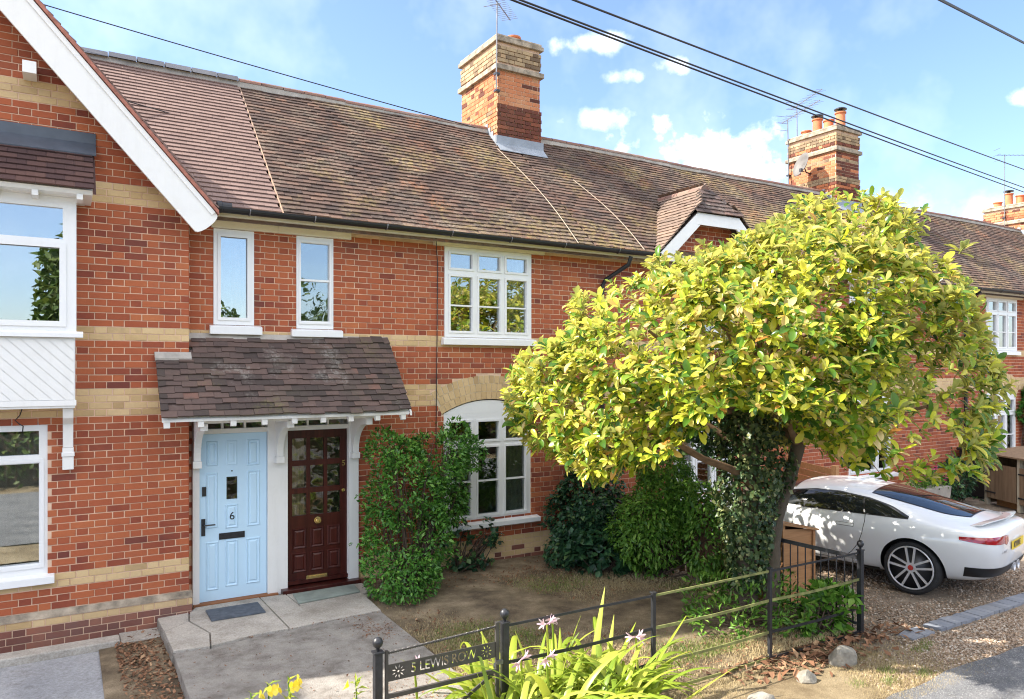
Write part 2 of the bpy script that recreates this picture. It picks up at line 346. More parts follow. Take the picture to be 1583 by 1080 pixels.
# ------------------------------------------------------------------ bricks
CO = .075; ZO = .02; ST, HD, JT = .220, .108, .008
def brick_layout(a0, a1, z0, z1, blocked, cls, phase=0.0):
    """Flemish bond between a0..a1: list of (a, b, za, zb, class, full)"""
    out = []; per = ST + HD + 2 * JT
    for k in range(int(math.ceil((z0 - ZO) / CO - 1e-6)), int((z1 - ZO) / CO + 1e-6)):
        za = ZO + k * CO; zb = za + CO - JT; zc = (za + zb) / 2
        free = [(a0, a1)]
        for (h0, h1) in blocked(zc):
            nf = []
            for f0, f1 in free:
                if h1 <= f0 or h0 >= f1: nf.append((f0, f1)); continue
                if h0 > f0: nf.append((f0, h0))
                if h1 < f1: nf.append((h1, f1))
            free = nf
        a = math.floor((a0 - phase) / per) * per + phase + (per / 2 if k % 2 else 0) - per
        while a < a1:
            for ln in (ST, HD):
                for f0, f1 in free:
                    s, e = max(a, f0), min(a + ln, f1)
                    if e - s > .028: out.append((s, e, za, zb, cls(k, (s + e) / 2, zc), abs(e - s - ln) < 1e-6))
                a += ln + JT
    return out
def bricks_to_mesh(name, items, O, ux, n, mats, names, depth=.05, jit=.0022):
    """items joined in one mesh; O + a*ux + z*Z, outward normal n"""
    O = np.array(O); ux = np.array(ux, float); n = np.array(n, float); A = np.array([[i[0], i[1], i[2], i[3]] for i in items]); N = len(A)
    out = rng.uniform(-jit, jit, N); j = rng.uniform(-.0015, .0015, (N, 4)); A = A + j
    vs = np.empty((N, 8, 3)); Z = np.array((0, 0, 1.0)); t = .004
    for q, (ai, zi, f) in enumerate([(0, 2, 0), (1, 2, 0), (1, 3, 0), (0, 3, 0), (0, 2, 1), (1, 2, 1), (1, 3, 1), (0, 3, 1)]):
        a = A[:, ai] + (0 if not f else (t if ai == 0 else -t)); z = A[:, zi] + (0 if not f else (t * .7 if zi == 2 else -t * .7))
        d = np.where(f, out, -.007)
        vs[:, q] = O + a[:, None] * ux + z[:, None] * Z + d[:, None] * n
    fac = np.array([(4, 5, 6, 7), (0, 1, 5, 4), (1, 2, 6, 5), (2, 3, 7, 6), (3, 0, 4, 7)])
    if np.dot(np.cross(ux, Z), n) < 0: fac = fac[:, ::-1]
    F = (fac[None] + np.arange(N)[:, None, None] * 8).reshape(-1, 4)
    mi = np.repeat([names.index(i[4]) for i in items], 5)
    return np_mesh(name, vs, F, [M[q] for q in names], mi)
_bm = {}
def brick_mesh(ln, cls, ux, n):
    key = (round(ln, 3), cls, tuple(ux), tuple(n))
    if key not in _bm:
        _bm[key] = bricks_to_mesh('brick', [(-ln / 2, ln / 2, -(CO - JT) / 2, (CO - JT) / 2, cls, True)], (0, 0, 0), ux, n, None, [cls], jit=.0001)
    return _bm[key]
def lay_bricks(wall, items, O, ux, n, own=300, mindist=None):
    """the bricks that show largest become objects; the rest one joined part"""
    O = Vector(O); uxv = Vector(ux); nv = Vector(n); sc = []
    for i, it in enumerate(items):
        if not it[5]: continue
        p = O + uxv * ((it[0] + it[1]) / 2) + Vector((0, 0, (it[2] + it[3]) / 2)); u, v, d = proj(p)
        if -5 < u < 1588 and -5 < v < 1085: sc.append(((it[1] - it[0]) / d / d, i, p))
    sc.sort(key=lambda q: -q[0]); mine = {i: p for _, i, p in sc[:own]}
    for i, p in mine.items():
        it = items[i]; me = brick_mesh(it[1] - it[0], it[4], ux, n)
        place('brick', me, p + nv * rnd.uniform(-.002, .002), wall)
    rest = [it for i, it in enumerate(items) if i not in mine]
    if rest:
        names = sorted({i[4] for i in rest})
        stuff(link_mesh('brickwork', bricks_to_mesh('brickwork', rest, O, ux, n, None, names), wall))

# ------------------------------------------------------------------ roof tiles
def tile_mesh_np(name, pos, O, ua, us, n, mats, midx=None, tw=.16, tl=.15, th=.016, lift=.037, scales=None):
    """pos: (N,4) a, s, dn, skew; boxes of four sides lying on a slope; lower edge proud"""
    pos = np.asarray(pos, float); N = len(pos); O, ua, us, n = [np.array(q, float) for q in (O, ua, us, n)]
    w = np.full(N, tw) if scales is None else scales
    vs = np.empty((N, 8, 3))
    for q, (da, ds, dn) in enumerate([(0, 0, lift - th), (1, 0, lift - th), (1, tl, -.002), (0, tl, -.002), (0, 0, lift), (1, 0, lift), (1, tl, th - .002), (0, tl, th - .002)]):
        a = pos[:, 0] + da * w; s = pos[:, 1] + ds + pos[:, 3] * (da - .5); d = dn + pos[:, 2]
        vs[:, q] = O + a[:, None] * ua + s[:, None] * us + d[:, None] * n
    fac = np.array([(4, 5, 6, 7), (0, 1, 5, 4), (1, 2, 6, 5), (3, 0, 4, 7)])
    if np.dot(np.cross(ua, us), n) < 0: fac = fac[:, ::-1]
    F = (fac[None] + np.arange(N)[:, None, None] * 8).reshape(-1, 4)
    return np_mesh(name, vs, F, mats, None if midx is None else np.repeat(midx, 4))
def lay_tiles(roof, O, ua, us, n, a0, a1, slope_len, keep, mat, own=300, gauge=.1, tw=.165, jit=1.0, name='tile', wave=.012, tl=.15):
    O = Vector(O); uav, usv, nv = Vector(ua), Vector(us), Vector(n); P = []; ph = rnd.uniform(0, 9)
    k = 0
    while k * gauge < slope_len - .03:
        s = k * gauge; a = a0 - (tw / 2 if k % 2 else 0)
        while a < a1 - .02:
            lo = max(a, a0); hi = min(a + tw - .002, a1)
            if hi - lo > .03:
                c = O + uav * ((lo + hi) / 2) + usv * (s + .05)
                if keep(c):
                    dn = wave * (math.sin(a * 1.3 + ph) * math.sin(s * 1.1 + ph * 2) + .4 * math.sin(a * 3.7 + s * 2)) + rnd.gauss(0, .0013) * jit
                    P.append((lo, s + rnd.gauss(0, .0035) * jit, dn, rnd.gauss(0, .005) * jit, hi - lo, c))
            a += tw
        k += 1
    full = [(1 / proj(p[5])[2] ** 2, i) for i, p in enumerate(P) if p[4] > tw - .004 and in_frame(p[5], 5)]
    full.sort(key=lambda q: -q[0]); mine = {i for _, i in full[:own]}
    base = tile_mesh_np(name, [(-tw / 2, -.05, 0, 0)], (0, 0, 0), ua, us, n, [M[mat]], tw=tw - .002, tl=tl)
    for i in mine:
        p = P[i]; c = O + uav * (p[0] + tw / 2) + usv * (p[1] + .05) + nv * p[2]
        place(name, base, c, roof)
    rest = [p for i, p in enumerate(P) if i not in mine]
    if rest:
        me = tile_mesh_np('tiling', [p[:4] for p in rest], O, ua, us, n, [M[mat]], tl=tl, scales=np.array([p[4] for p in rest]))
        stuff(link_mesh('tiling', me, roof))

# ------------------------------------------------------------------ windows
def ring(mb, x0, x1, z0, z1, w, y0, y1, m=0):
    mb.box(x0, x0 + w, y0, y1, z0, z1, m); mb.box(x1 - w, x1, y0, y1, z0, z1, m)
    mb.box(x0 + w, x1 - w, y0, y1, z0, z0 + w, m); mb.box(x0 + w, x1 - w, y0, y1, z1 - w, z1, m)
def window(house, x0, x1, z0, z1, y, panes, glass='glass', mat='upvc', sill=None, sash=.035, depth=.07, room=True, re=.25, curtain=None, head=None, splits=()):
    """panes: rectangles (x0,x1,z0,z1) of glass; frame fills the rest; y = front of the frame"""
    f = MB()
    for c in rect_cells((x0, x1, z0, z1), panes): f.box(c[0], c[1], y, y + depth, c[2], c[3])
    win = f.part('window', mat, house)
    for p in panes:
        g = MB(); g.box(p[0] - .004, p[1] + .004, y + .03, y + .042, p[2] - .004, p[3] + .004); g.part('pane', glass, win)
    for p in splits:
        r = MB(); ring(r, p[0], p[1], p[2], p[3], sash, y - .014, y - .0005); r.part('casement', mat, win)
    if sill:
        sx0, sx1, sz0, sz1, out = sill; q = MB()
        q.hexa([(sx0, y - out, sz0), (sx1, y - out, sz0), (sx1, y + .03, sz0), (sx0, y + .03, sz0), (sx0, y - out, sz1 - .02), (sx1, y - out, sz1 - .02), (sx1, y - .001, sz1), (sx0, y - .001, sz1)])
        q.part('sill', mat, win, bevel=.004)
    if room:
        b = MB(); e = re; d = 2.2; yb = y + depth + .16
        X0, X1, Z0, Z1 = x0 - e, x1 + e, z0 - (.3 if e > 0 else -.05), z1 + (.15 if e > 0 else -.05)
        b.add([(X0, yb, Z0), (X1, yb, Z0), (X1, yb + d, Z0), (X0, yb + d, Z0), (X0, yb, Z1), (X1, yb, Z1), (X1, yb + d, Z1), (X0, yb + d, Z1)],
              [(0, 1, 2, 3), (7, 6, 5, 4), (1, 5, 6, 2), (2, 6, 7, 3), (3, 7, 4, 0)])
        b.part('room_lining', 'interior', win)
    if curtain:
        for (cx0, cx1, cz0, cz1) in curtain:
            c = MB(); n = 26; yb = y + depth + .03; vs = []
            for k in range(n + 1):
                t = k / n; xx = cx0 + (cx1 - cx0) * t; yy = yb + .03 * math.sin(t * 19) + .012 * math.sin(t * 43)
                vs += [(xx, yy, cz0), (xx + .01 * math.sin(t * 9), yy * 1.0, cz1)]
            c.add(vs, [(2 * k, 2 * k + 2, 2 * k + 3, 2 * k + 1) for k in range(n)]); c.part('curtain', 'curtain', win, smooth=True)
    return win
def grid_panes(x0, x1, z0, z1, cols, fr=.06, mull=.07, top=.3, transom=.06, bar=.022, mid=None):
    """three lights: each a small top pane over a tall pane with one glazing bar; returns panes and casement outlines"""
    w = (x1 - x0 - 2 * fr - (cols - 1) * mull) / cols; P = []; S = []
    for i in range(cols):
        a = x0 + fr + i * (w + mull); b = a + w; zt = z1 - fr - top
        P.append((a + .02, b - .02, zt + .02, z1 - fr - .02)); S.append((a - .012, b + .012, zt - .012, z1 - fr + .012))
        zb0 = z0 + fr; zb1 = zt - transom; m = zb0 + (zb1 - zb0) * (mid or .47)
        P.append((a + .02, b - .02, m + bar / 2, zb1 - .02)); P.append((a + .02, b - .02, zb0 + .02, m - bar / 2)); S.append((a - .012, b + .012, zb0 - .012, zb1 + .012))
    return P, S

# ------------------------------------------------------------------ the terrace
EY, EZ, PIT = -.30, 4.62, R(42.4)
US = (0, math.cos(PIT), math.sin(PIT)); UN = (0, -math.sin(PIT), math.cos(PIT))
RY, RZ = 2.44, EZ + (2.44 - EY) * math.tan(PIT); SLOPE = (RY - EY) / math.cos(PIT)
GY = -.22; GAX = -.9; GTOP = 4.62; GX = 1.47; GP = 1.127
def gable_z(x): return GTOP + (GX - x) * GP if x > GAX else GTOP + (x - (2 * GAX - GX)) * GP
def bands(k, a, z):
    if k < 2: return 'plinth'
    if k in (6, 7, 30, 31, 32, 33, 41, 42, 61, 62, 63, 74, 75, 76): return 'buff'
    return 'red'
def bands_b(k, a, z):
    if k in (0, 1, 2, 3): return 'buff' if rnd.random() < .85 else 'plinth'
    if k in (6, 7): return 'red'
    return bands(k, a, z)
def wall_backing(house, x0, x1, z0, z1, holes, y, thick=.22, name='wall', arch=()):
    b = MB()
    for c in rect_cells((x0, x1, z0, z1), holes): b.box(c[0], c[1], y + .006, y + thick, c[2], c[3])
    return b.part(name, 'mortar', house)
def gutter(house, x0, x1, y=-.405, z=4.635, r=.06):
    g = MB(); n = 8; vs = []
    for x in (x0, x1):
        for rr in (r, r - .006):
            for j in range(n + 1):
                a = math.pi + math.pi * j / n; vs.append((x, y + rr * math.cos(a), z + rr * math.sin(a)))
    k = n + 1; fs = []
    for j in range(n): fs += [(j, j + 1, 2 * k + j + 1, 2 * k + j), (k + j + 1, k + j, 3 * k + j, 3 * k + j + 1), (j, k + j, k + j + 1, j + 1), (2 * k + j + 1, 3 * k + j + 1, 3 * k + j, 2 * k + j)]
    fs += [(0, 2 * k, 3 * k, k), (n, k + n, 3 * k + n, 2 * k + n)]
    g.add(vs, fs); go = g.part('gutter', 'blackplastic', house)
    x = x0 + .35
    while x < x1:
        c = MB(); c.tube([(x, y + (r + .004) * math.cos(t), z + (r + .004) * math.sin(t)) for t in np.linspace(math.pi * .98, math.pi * 2.02, 9)], .007, 5)
        c.part('gutter_clip', 'steel', go); x += .93
    return go
def ridge_tiles(house, x0, x1, mat, seg=.33, r=.11, ang=False):
    x = x0
    while x < x1 - .05:
        e = min(x + seg, x1); q = MB(); n = 7; vs = []
        dz = .012 * math.sin(x * .9) + rnd.gauss(0, .003)
        for xx, g in ((x + .006, 0), (e - .006, 0)):
            for rr in (r, r - .016):
                for j in range(n):
                    a = math.pi * (.04 + .92 * j / (n - 1))
                    if ang: yy = rr * 1.25 * (1 - 2 * j / (n - 1)); zz = rr * .85 - abs(yy) * .8 + .02
                    else: yy = rr * math.cos(a); zz = rr * math.sin(a) * .8
                    vs.append((xx, RY + yy, RZ - .005 + dz + zz))
        fs = []
        for j in range(n - 1): fs += [(j, j + 1, 2 * n + j + 1, 2 * n + j), (n + j + 1, n + j, 3 * n + j, 3 * n + j + 1), (j, n + j, n + j + 1, j + 1), (2 * n + j + 1, 3 * n + j + 1, 3 * n + j, 2 * n + j)]
        fs += [(0, 2 * n, 3 * n, n), (n - 1, 2 * n - 1, 4 * n - 1, 3 * n - 1)]
        q.add(vs, fs); q.part('ridge_tile', mat, house); x = e
    b = MB(); b.box(x0, x1, RY - .1, RY + .1, RZ - .12, RZ + .015); b.part('ridge_bedding', 'stone', house)
def roof_shell(house, x0, x1, low=None):
    d = MB(); t = .06; xl = x0
    if low is not None:
        d.extrude([(.1, EZ + .4 * math.tan(PIT) - .05), (RY, RZ - .05), (RY, RZ - .05 - t), (.1, EZ + .4 * math.tan(PIT) - .05 - t)], lambda p, k: (low if k else x0, p[0], p[1])); xl = low
    d.extrude([(EY + .02, EZ - .05), (RY, RZ - .05), (RY, RZ - .05 - t), (EY + .02, EZ - .05 - t)], lambda p, k: (x1 if k else xl, p[0], p[1]))
    ro = d.part('roof', 'tile_old', house)
    b = MB(); yb = 2 * RY - EY
    b.extrude([(RY, RZ - .02), (yb, EZ - .02), (yb, EZ - .1), (RY, RZ - .1)], lambda p, k: (x1 if k else x0, p[0], p[1])); b.part('rear_roof', 'tile_old', house)
    w = MB(); w.box(x0, x1, yb - .5, yb - .25, -.2, EZ + .1); w.part('rear_wall', 'mortar', house)
    s = MB(); s.extrude([(-.02, 4.55), (EY - .02, 4.55), (EY - .02, 4.66), (-.02, 4.66)], lambda p, k: (x1 if k else xl, p[0], p[1])); s.part('eaves_board', 'cream', house)
    return ro
def party_wall(house, x, y0=.26):
    w = MB(); w.extrude([(y0, -.2), (4.9, -.2), (4.9, 4.9), (RY, RZ - .15), (y0, EZ + .4)], lambda p, k: (x + (.1 if k else -.1), p[0], p[1])); w.part('party_wall', 'mortar', house)

def chimney(house, xc, cap='soot', pots=4, simple=False, drop=0.0):
    """brick stack astride the ridge with oversailing courses, flashing and pots"""
    x0, x1, y0, y1 = xc - .45, xc + .45, 2.05, 3.45; zt = 8.72 - drop; dr_ = drop
    core = MB(); core.box(x0 + .008, x1 - .008, y0 + .008, y1 - .008, 5.6, zt - .02)
    ch = core.part('chimney', 'mortar', house)
    def lvl(k, a, z, side):  # sooty bricks darker on the shaded front, paler on the sides: light in the colour
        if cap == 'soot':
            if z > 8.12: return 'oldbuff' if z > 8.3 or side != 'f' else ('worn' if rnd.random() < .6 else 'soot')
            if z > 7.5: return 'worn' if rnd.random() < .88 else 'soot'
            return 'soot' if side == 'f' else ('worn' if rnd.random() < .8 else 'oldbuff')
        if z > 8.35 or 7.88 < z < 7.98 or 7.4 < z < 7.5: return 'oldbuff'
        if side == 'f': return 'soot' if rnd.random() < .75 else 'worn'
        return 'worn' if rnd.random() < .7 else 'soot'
    allit = []
    for side, O, ux, n, a0, a1 in (('f', (x0, y0, 0), (1, 0, 0), (0, -1, 0), 0, x1 - x0), ('l', (x0, y1, 0), (0, -1, 0), (-1, 0, 0), 0, y1 - y0), ('r', (x1, y0, 0), (0, 1, 0), (1, 0, 0), 0, y1 - y0), ('b', (x1, y1, 0), (-1, 0, 0), (0, 1, 0), 0, x1 - x0)):
        for (za, zb, off) in ((6.0 if side in 'lr' else (6.45 if side == 'f' else 5.9), 7.52 - dr_, .025), (7.52 - dr_, 8.12 - dr_, .0), (8.22 - dr_, 8.62 - dr_, .02)):
            it = brick_layout(a0 - off, a1 + off, za, zb, lambda z: [], lambda k, a, z: lvl(k, a, z, side))
            Oo = Vector(O) + Vector(n) * off
            lay_bricks(ch, it, Oo, ux, n, own=70 if (side in 'fl' and not simple) else 0)
    q = MB(); z = 8.11
    q.box(x0 - .06, x1 + .06, y0 - .06, y1 + .06, 8.125 - dr_, 8.215 - dr_); q.box(x0 - .055, x1 + .055, y0 - .055, y1 + .055, 8.625 - dr_, 8.70 - dr_)
    q.part('oversailing_course', 'capstone', ch, bevel=.008)
    f = MB(); f.box(x0 - .03, x1 + .03, y0 - .03, y1 + .03, 8.702 - dr_, 8.76 - dr_); f.part('flaunching', 'capstone', ch, bevel=.02)
    # flashing: apron in front, stepped soakers up the side
    l = MB(); zf = RZ + (y0 - RY) * math.tan(PIT)
    l.box(x0 - .05, x1 + .05, y0 - .048, y0 - .03, zf - .04, zf + .17)
    l.hexa([(x0 - .05, y0 - .2, zf - .14), (x1 + .05, y0 - .2, zf - .14), (x1 + .05, y0 - .03, zf + .03), (x0 - .05, y0 - .03, zf + .03), (x0 - .05, y0 - .2, zf - .13), (x1 + .05, y0 - .2, zf - .13), (x1 + .05, y0 - .03, zf + .045), (x0 - .05, y0 - .03, zf + .045)])
    for sx, xx in ((-1, x0 - .034), (1, x1 + .034)):
        for i in range(4):
            ya = y0 + i * .1; zz = zf + i * .1 * math.tan(PIT); l.box(xx - .004, xx + .004, ya, ya + .1, zz - .1, zz + .19)
    l.part('flashing', 'lead', ch)
    for i in range(pots):
        py = y0 + .2 + i * (y1 - y0 - .4) / max(1, pots - 1); h = [.44, .34, .46, .24][i % 4] if cap != 'soot' else [.12, .1, .16, .14][i % 4]
        p = MB(); p.lathe([(.14, 0), (.135, .03), (.12, .06), (.115, h - .05), (.14, h - .03), (.14, h), (.1, h), (.095, h - .1)], (xc, py, 8.74 - dr_), 16)
        po = p.part('chimney_pot', 'terracotta', ch); auto_smooth(po)
        if i % 2 == 0 and cap != 'soot':
            c = MB(); c.lathe([(.05, 0), (.05, .06), (.15, .065), (.15, .085), (.1, .11), (.0, .12)], (xc, py, 8.74 + h - dr_), 16); c.part('cowl', 'iron', ch)
    return ch
M['tile_dormer'] = m_pieces('dormer_clay_tile', [(0, (.17, .12, .095)), (.6, (.23, .165, .125)), (1, (.28, .19, .14))], stain=(.12, .1, .08), stain_amt=.5)
# ---- house 6: gabled wing, oriel, blue door
HA = thing('brick_house', 'gabled red brick end house with white bargeboard, oriel window and pale blue front door', 'house', (-.9, 0, 0), 'houses of the terrace')
HB = thing('brick_house', 'red brick house with dark wooden door, three-light sash windows and lichen-spotted roof', 'house', (4.6, 0, 0), 'houses of the terrace')
HC = thing('brick_house', 'red brick house with half-hipped roof dormer and shuttered window behind the leafy tree', 'house', (9.45, 0, 0), 'houses of the terrace')
HD_ = thing('brick_house', 'brick house of the terrace hidden behind tree crown and parked car', 'house', (14.2, 0, 0), 'houses of the terrace')
HE = thing('brick_house', 'brick house beyond black downpipe, arched window above the timber bin store', 'house', (19.2, 0, 0), 'houses of the terrace')
HF = thing('brick_house', 'last brick house of the terrace, its chimney with two capped pots', 'house', (27, 0, 0), 'houses of the terrace')
HZ = thing('brick_house', 'brick terrace house continuing beyond the white gabled wing', 'house', (-7.5, 0, 0), 'houses of the terrace')
SEAM = 2.264; B1 = 7.0; B2 = 11.85; B3 = 16.6; B4 = 21.4; GL = 2 * GAX - 1.22

# gable wall
or_hole = (-1.75, .02, 3.14, 4.5); gf_hole = (-1.65, -.157, .62, 2.22)
def gable_block(z):
    out = []
    for h in (or_hole, gf_hole):
        if h[2] < z < h[3]: out.append((h[0], h[1]))
    if 2.38 < z < 3.14: out.append((-1.83, .03))
    zt = z + .02
    if zt > GTOP - .1:
        e = GX - .16 - (zt - GTOP) / GP; out += [(e, 9), (-9, 2 * GAX - e)]
    return out
wa = wall_backing(HA, GL, 1.217, -.35, GTOP - .02, [or_hole, gf_hole], GY)
tri = MB(); tri.extrude([(GL, GTOP - .021), (1.217, GTOP - .021), (GAX, gable_z(GAX) - .25)], lambda p, k: (p[0], GY + (.2 if k else .006), p[1])); tri.part('gable_backing', 'mortar', wa)
lay_bricks(wa, [i for i in brick_layout(GL, 1.222, .2, 7.2, gable_block, bands, .05) if i[1] > -1.0 or True], (0, GY, 0), (1, 0, 0), (0, -1, 0), 300)
lay_bricks(wa, brick_layout(0, .21, .2, 4.6, lambda z: [], bands), (1.222, GY, 0), (0, 1, 0), (1, 0, 0), 0)
# plinth stands proud with a weathered top
pw = MB(); pw.box(GL, 1.24, GY - .044, GY + .004, -.4, .185); pl = pw.part('plinth', 'mortar', HA)
lay_bricks(pl, brick_layout(GL, 1.25, -.4, .1, lambda z: [], lambda k, a, z: 'plinth'), (0, GY - .05, 0), (1, 0, 0), (0, -1, 0), 60)
lay_bricks(pl, brick_layout(GL, 1.25, .09, .18, lambda z: [], lambda k, a, z: 'buff'), (0, GY - .052, 0), (1, 0, 0), (0, -1, 0), 10)
wt = MB(); wt.extrude([(GY - .055, .172), (GY + .0, .235), (GY + .004, .235), (GY + .004, .172)], lambda p, k: (1.252 if k else GL, p[0], p[1])); wt.part('plinth_weathering', 'capstone', HA)
# gable roof
gr = MB(); yb = RY + .3; yf = GY - .30
for sgn in (1, -1):
    xe = GX if sgn > 0 else 2 * GAX - GX
    gr.extrude([(xe, GTOP - .04), (GAX, gable_z(GAX) - .04), (GAX, gable_z(GAX) - .11), (xe, GTOP - .11)], lambda p, k: (p[0], yb if k else yf + .03, p[1]))
gro = gr.part('gable_roof', 'tile_new', HA)
gs = math.atan(GP)
for sgn in (1, -1):
    ua = (0, 1, 0) if sgn > 0 else (0, -1, 0); us = (-sgn * math.cos(gs), 0, math.sin(gs)); n = (sgn * math.sin(gs), 0, math.cos(gs))
    O = (GX if sgn > 0 else 2 * GAX - GX, yf if sgn > 0 else yb, GTOP - .035)
    lay_tiles(gro, O, ua, us, n, 0, yb - yf, (GX - GAX) / math.cos(gs), lambda c: True, 'tile_new', own=0, jit=.6)
# verge: the red-brown edges of the tiles over the bargeboard
vg = MB(); vs_ = [(GX + .02, GTOP - .05), (GAX, gable_z(GAX) - .025), (GAX, gable_z(GAX) - .075), (GX + .02, GTOP - .10)]
vg.extrude(vs_, lambda p, k: (p[0], yf - .035 + (.2 if k else 0), p[1])); vg.extrude([(2 * GAX - a, b) for a, b in vs_], lambda p, k: (p[0], yf - .035 + (.2 if k else 0), p[1])); vg.part('verge', m_plain('verge_clay', (.36, .14, .1), .8, .3, 14, bump=.4), HA)
# bargeboards: deep white boards with rounded feet
for sgn in (1, -1):
    def bx(x): return x if sgn > 0 else 2 * GAX - x
    d = Vector((math.cos(gs), -math.sin(gs))); nn = Vector((-math.sin(gs), -math.cos(gs)))
    top = Vector((GAX, gable_z(GAX) - .09)); foot = Vector((GX - .015, GTOP - .075))
    wd = .31; pts = [top, foot + d * .03]
    pts += [foot + d * (.03 + .05 * math.sin(t)) + nn * (wd / 2 - wd / 2 * math.cos(t)) for t in np.linspace(.25, math.pi - .1, 8)]
    pts += [foot + nn * wd, Vector((GAX, top.y - wd / math.cos(gs)))]
    b = MB(); b.extrude([(bx(p[0]), p[1]) for p in pts], lambda p, k: (p[0], yf - .002 + (.035 if k else 0), p[1])); b.part('bargeboard', 'white', HA)
    m = MB(); pts2 = [top + nn * .0, foot + nn * .0, foot + nn * .05, top + nn * .05 + Vector((0, 0))]
    m.extrude([(bx(p[0]), p[1]) for p in pts2], lambda p, k: (p[0], yf - .018 + (.0155 if k else 0), p[1])); m.part('barge_moulding', 'white', HA)
    s = MB(); s.extrude([(bx(GX - .06), GTOP - .13), (bx(GAX), gable_z(GAX) - .13), (bx(GAX), gable_z(GAX) - .15), (bx(GX - .06), GTOP - .15)], lambda p, k: (p[0], (GY + .02) if k else yf + .036, p[1])); s.part('verge_soffit', 'white', HA)
pu = MB(); pu.box(-.37, -.25, yf + .04, GY, 5.78, 5.9); pu.part('purlin_end', 'white', HA)
# main roof part of house A (newer tiles)
ra = roof_shell(HA, GAX, SEAM, low=1.26); sl = RZ
def keepA(c): return c.z > gable_z(c.x) - .03 if c.x > GAX else False
lay_tiles(ra, (0, EY - .03, EZ - .03), (1, 0, 0), US, UN, GAX, SEAM - .004, SLOPE, keepA, 'tile_new', 300, jit=.3, wave=.004)
ridge_tiles(HA, -.2, SEAM, 'ridge_blue', .36, .12, ang=True)
sm = MB(); sm.bar(Vector((SEAM + .004, EY - .03, EZ + .012)), Vector((SEAM + .004, RY, RZ + .012)), .012, .02); sm.part('roof_seam_strip', m_plain('seam_mortar', (.4, .27, .19), .9, .1), HA)
gutter(HA, 1.50, SEAM)
en = MB(); en.lathe([(.0, 0), (.066, .0), (.066, .05), (.058, .06), (.058, .16)], (1.49, -.405, 4.637), 14, axis=0); en.part('gutter_end', 'blackplastic', HA)
# main wall of A (right of the gable corner)
W1 = (1.519, 1.985, 3.31, 4.46)
dA = (1.28, 2.27, -.1, 2.24)
wm = wall_backing(HA, 1.21, SEAM, -.35, 4.72, [W1, dA], 0, name='front_wall')
dB = (2.262, 3.31, -.1, 2.24); W2 = (2.502, 2.976, 3.29, 4.46)
lay_bricks(wm, [i for i in brick_layout(1.21, SEAM + .4, .02, 4.56, lambda z: [(h[0], h[1]) for h in (W1, dA, dB, W2) if h[2] < z < h[3]], bands) if i[0] + i[1] < 2 * SEAM], (0, 0, 0), (1, 0, 0), (0, -1, 0), 60)
window(HA, W1[0], W1[1], W1[2], W1[3], -.012, [(W1[0] + .075, W1[1] - .075, W1[2] + .09, W1[3] - .085)], glass='glass_mid', sill=(1.47, 2.07, 3.195, 3.305, .07), splits=[(W1[0] + .045, W1[1] - .045, W1[2] + .055, W1[3] - .055)])
lb = MB(); lb.box(1.49, SEAM - .002, -.06, .0, 4.465, 4.548); lb.part('lintel_board', 'cream', HA)
# oriel window on the gable
oy = GY - .38; f = MB(); ox0, ox1 = -1.9, .10
def oriel():
    P = []; S = []
    for (a, b) in ((-1.78, -.98), (-.86, -.02)):
        P += [(a, b, 4.1, 4.42), (a + .03, b - .03, 3.26, 4.02)]; S += [(a - .03, b + .03, 3.21, 4.065)]
    w = window(HA, ox0, ox1, 3.16, 4.53, oy, P, glass='glass_mid', splits=S, sash=.055, re=-.08, sill=(ox0 - .03, ox1 + .06, 3.10, 3.165, .045))
    for sx0, sx1 in ((ox1 - .07, ox1), (ox0, ox0 + .07)):
        q = MB(); q.box(sx0, sx1, oy + .072, GY, 3.16, 4.53); q.part('cheek', 'upvc', w)
    return w
ow = oriel()
ap = MB(); ap.box(ox0 + .01, ox1 - .01, oy + .012, GY - .002, 2.41, 3.098); apo = ap.part('apron', 'white', HA)
for i in range(26):       # diagonal boarding: each board a shallow raised strip
    x = ox0 - .55 + i * .115; bd = MB(); pts = []
    a = (x, 3.085); b = (x + .62, 2.465); w = .103
    poly = [(a[0], a[1]), (a[0] + w, a[1]), (b[0] + w, b[1]), (b[0], b[1])]
    lim0, lim1 = ox0 + .02, ox1 - .02
    def cl(poly, lim, sg):
        out = []
        for k in range(len(poly)):
            p, q = poly[k], poly[(k + 1) % len(poly)]; ip, iq = (p[0] - lim) * sg >= 0, (q[0] - lim) * sg >= 0
            if ip: out.append(p)
            if ip != iq: t = (lim - p[0]) / (q[0] - p[0]); out.append((lim, p[1] + (q[1] - p[1]) * t))
        return out
    poly = cl(cl(poly, lim0, 1), lim1, -1)
    if len(poly) >= 3:
        bd.extrude(poly[::-1], lambda p, k: (p[0], oy + (.0118 if k else .003), p[1])); bd.part('board', 'white', apo)
tb = MB(); tb.box(ox0, ox1, oy - .004, oy + .0115, 2.405, 2.46); tb.part('bottom_rail', 'white', apo)
so = MB(); so.box(ox0 + .012, ox1 - .012, oy + .014, GY - .002, 2.38, 2.408); so.part('soffit', 'white', apo)
for bxx in (-.02, -1.80):
    k = MB(); k.extrude([(GY - .002, 2.375), (oy + .06, 2.375), (oy + .1, 2.27), (GY - .13, 2.2), (GY - .09, 1.95), (GY - .002, 1.95)], lambda p, j: (bxx + (.095 if j else 0), p[0], p[1]))
    k.box(bxx - .004, bxx + .099, GY - .12, GY - .0021, 1.72, 1.948); k.box(bxx - .012, bxx + .107, GY - .135, GY - .0022, 1.86, 1.9); k.part('bracket', 'white', HA, bevel=.004)
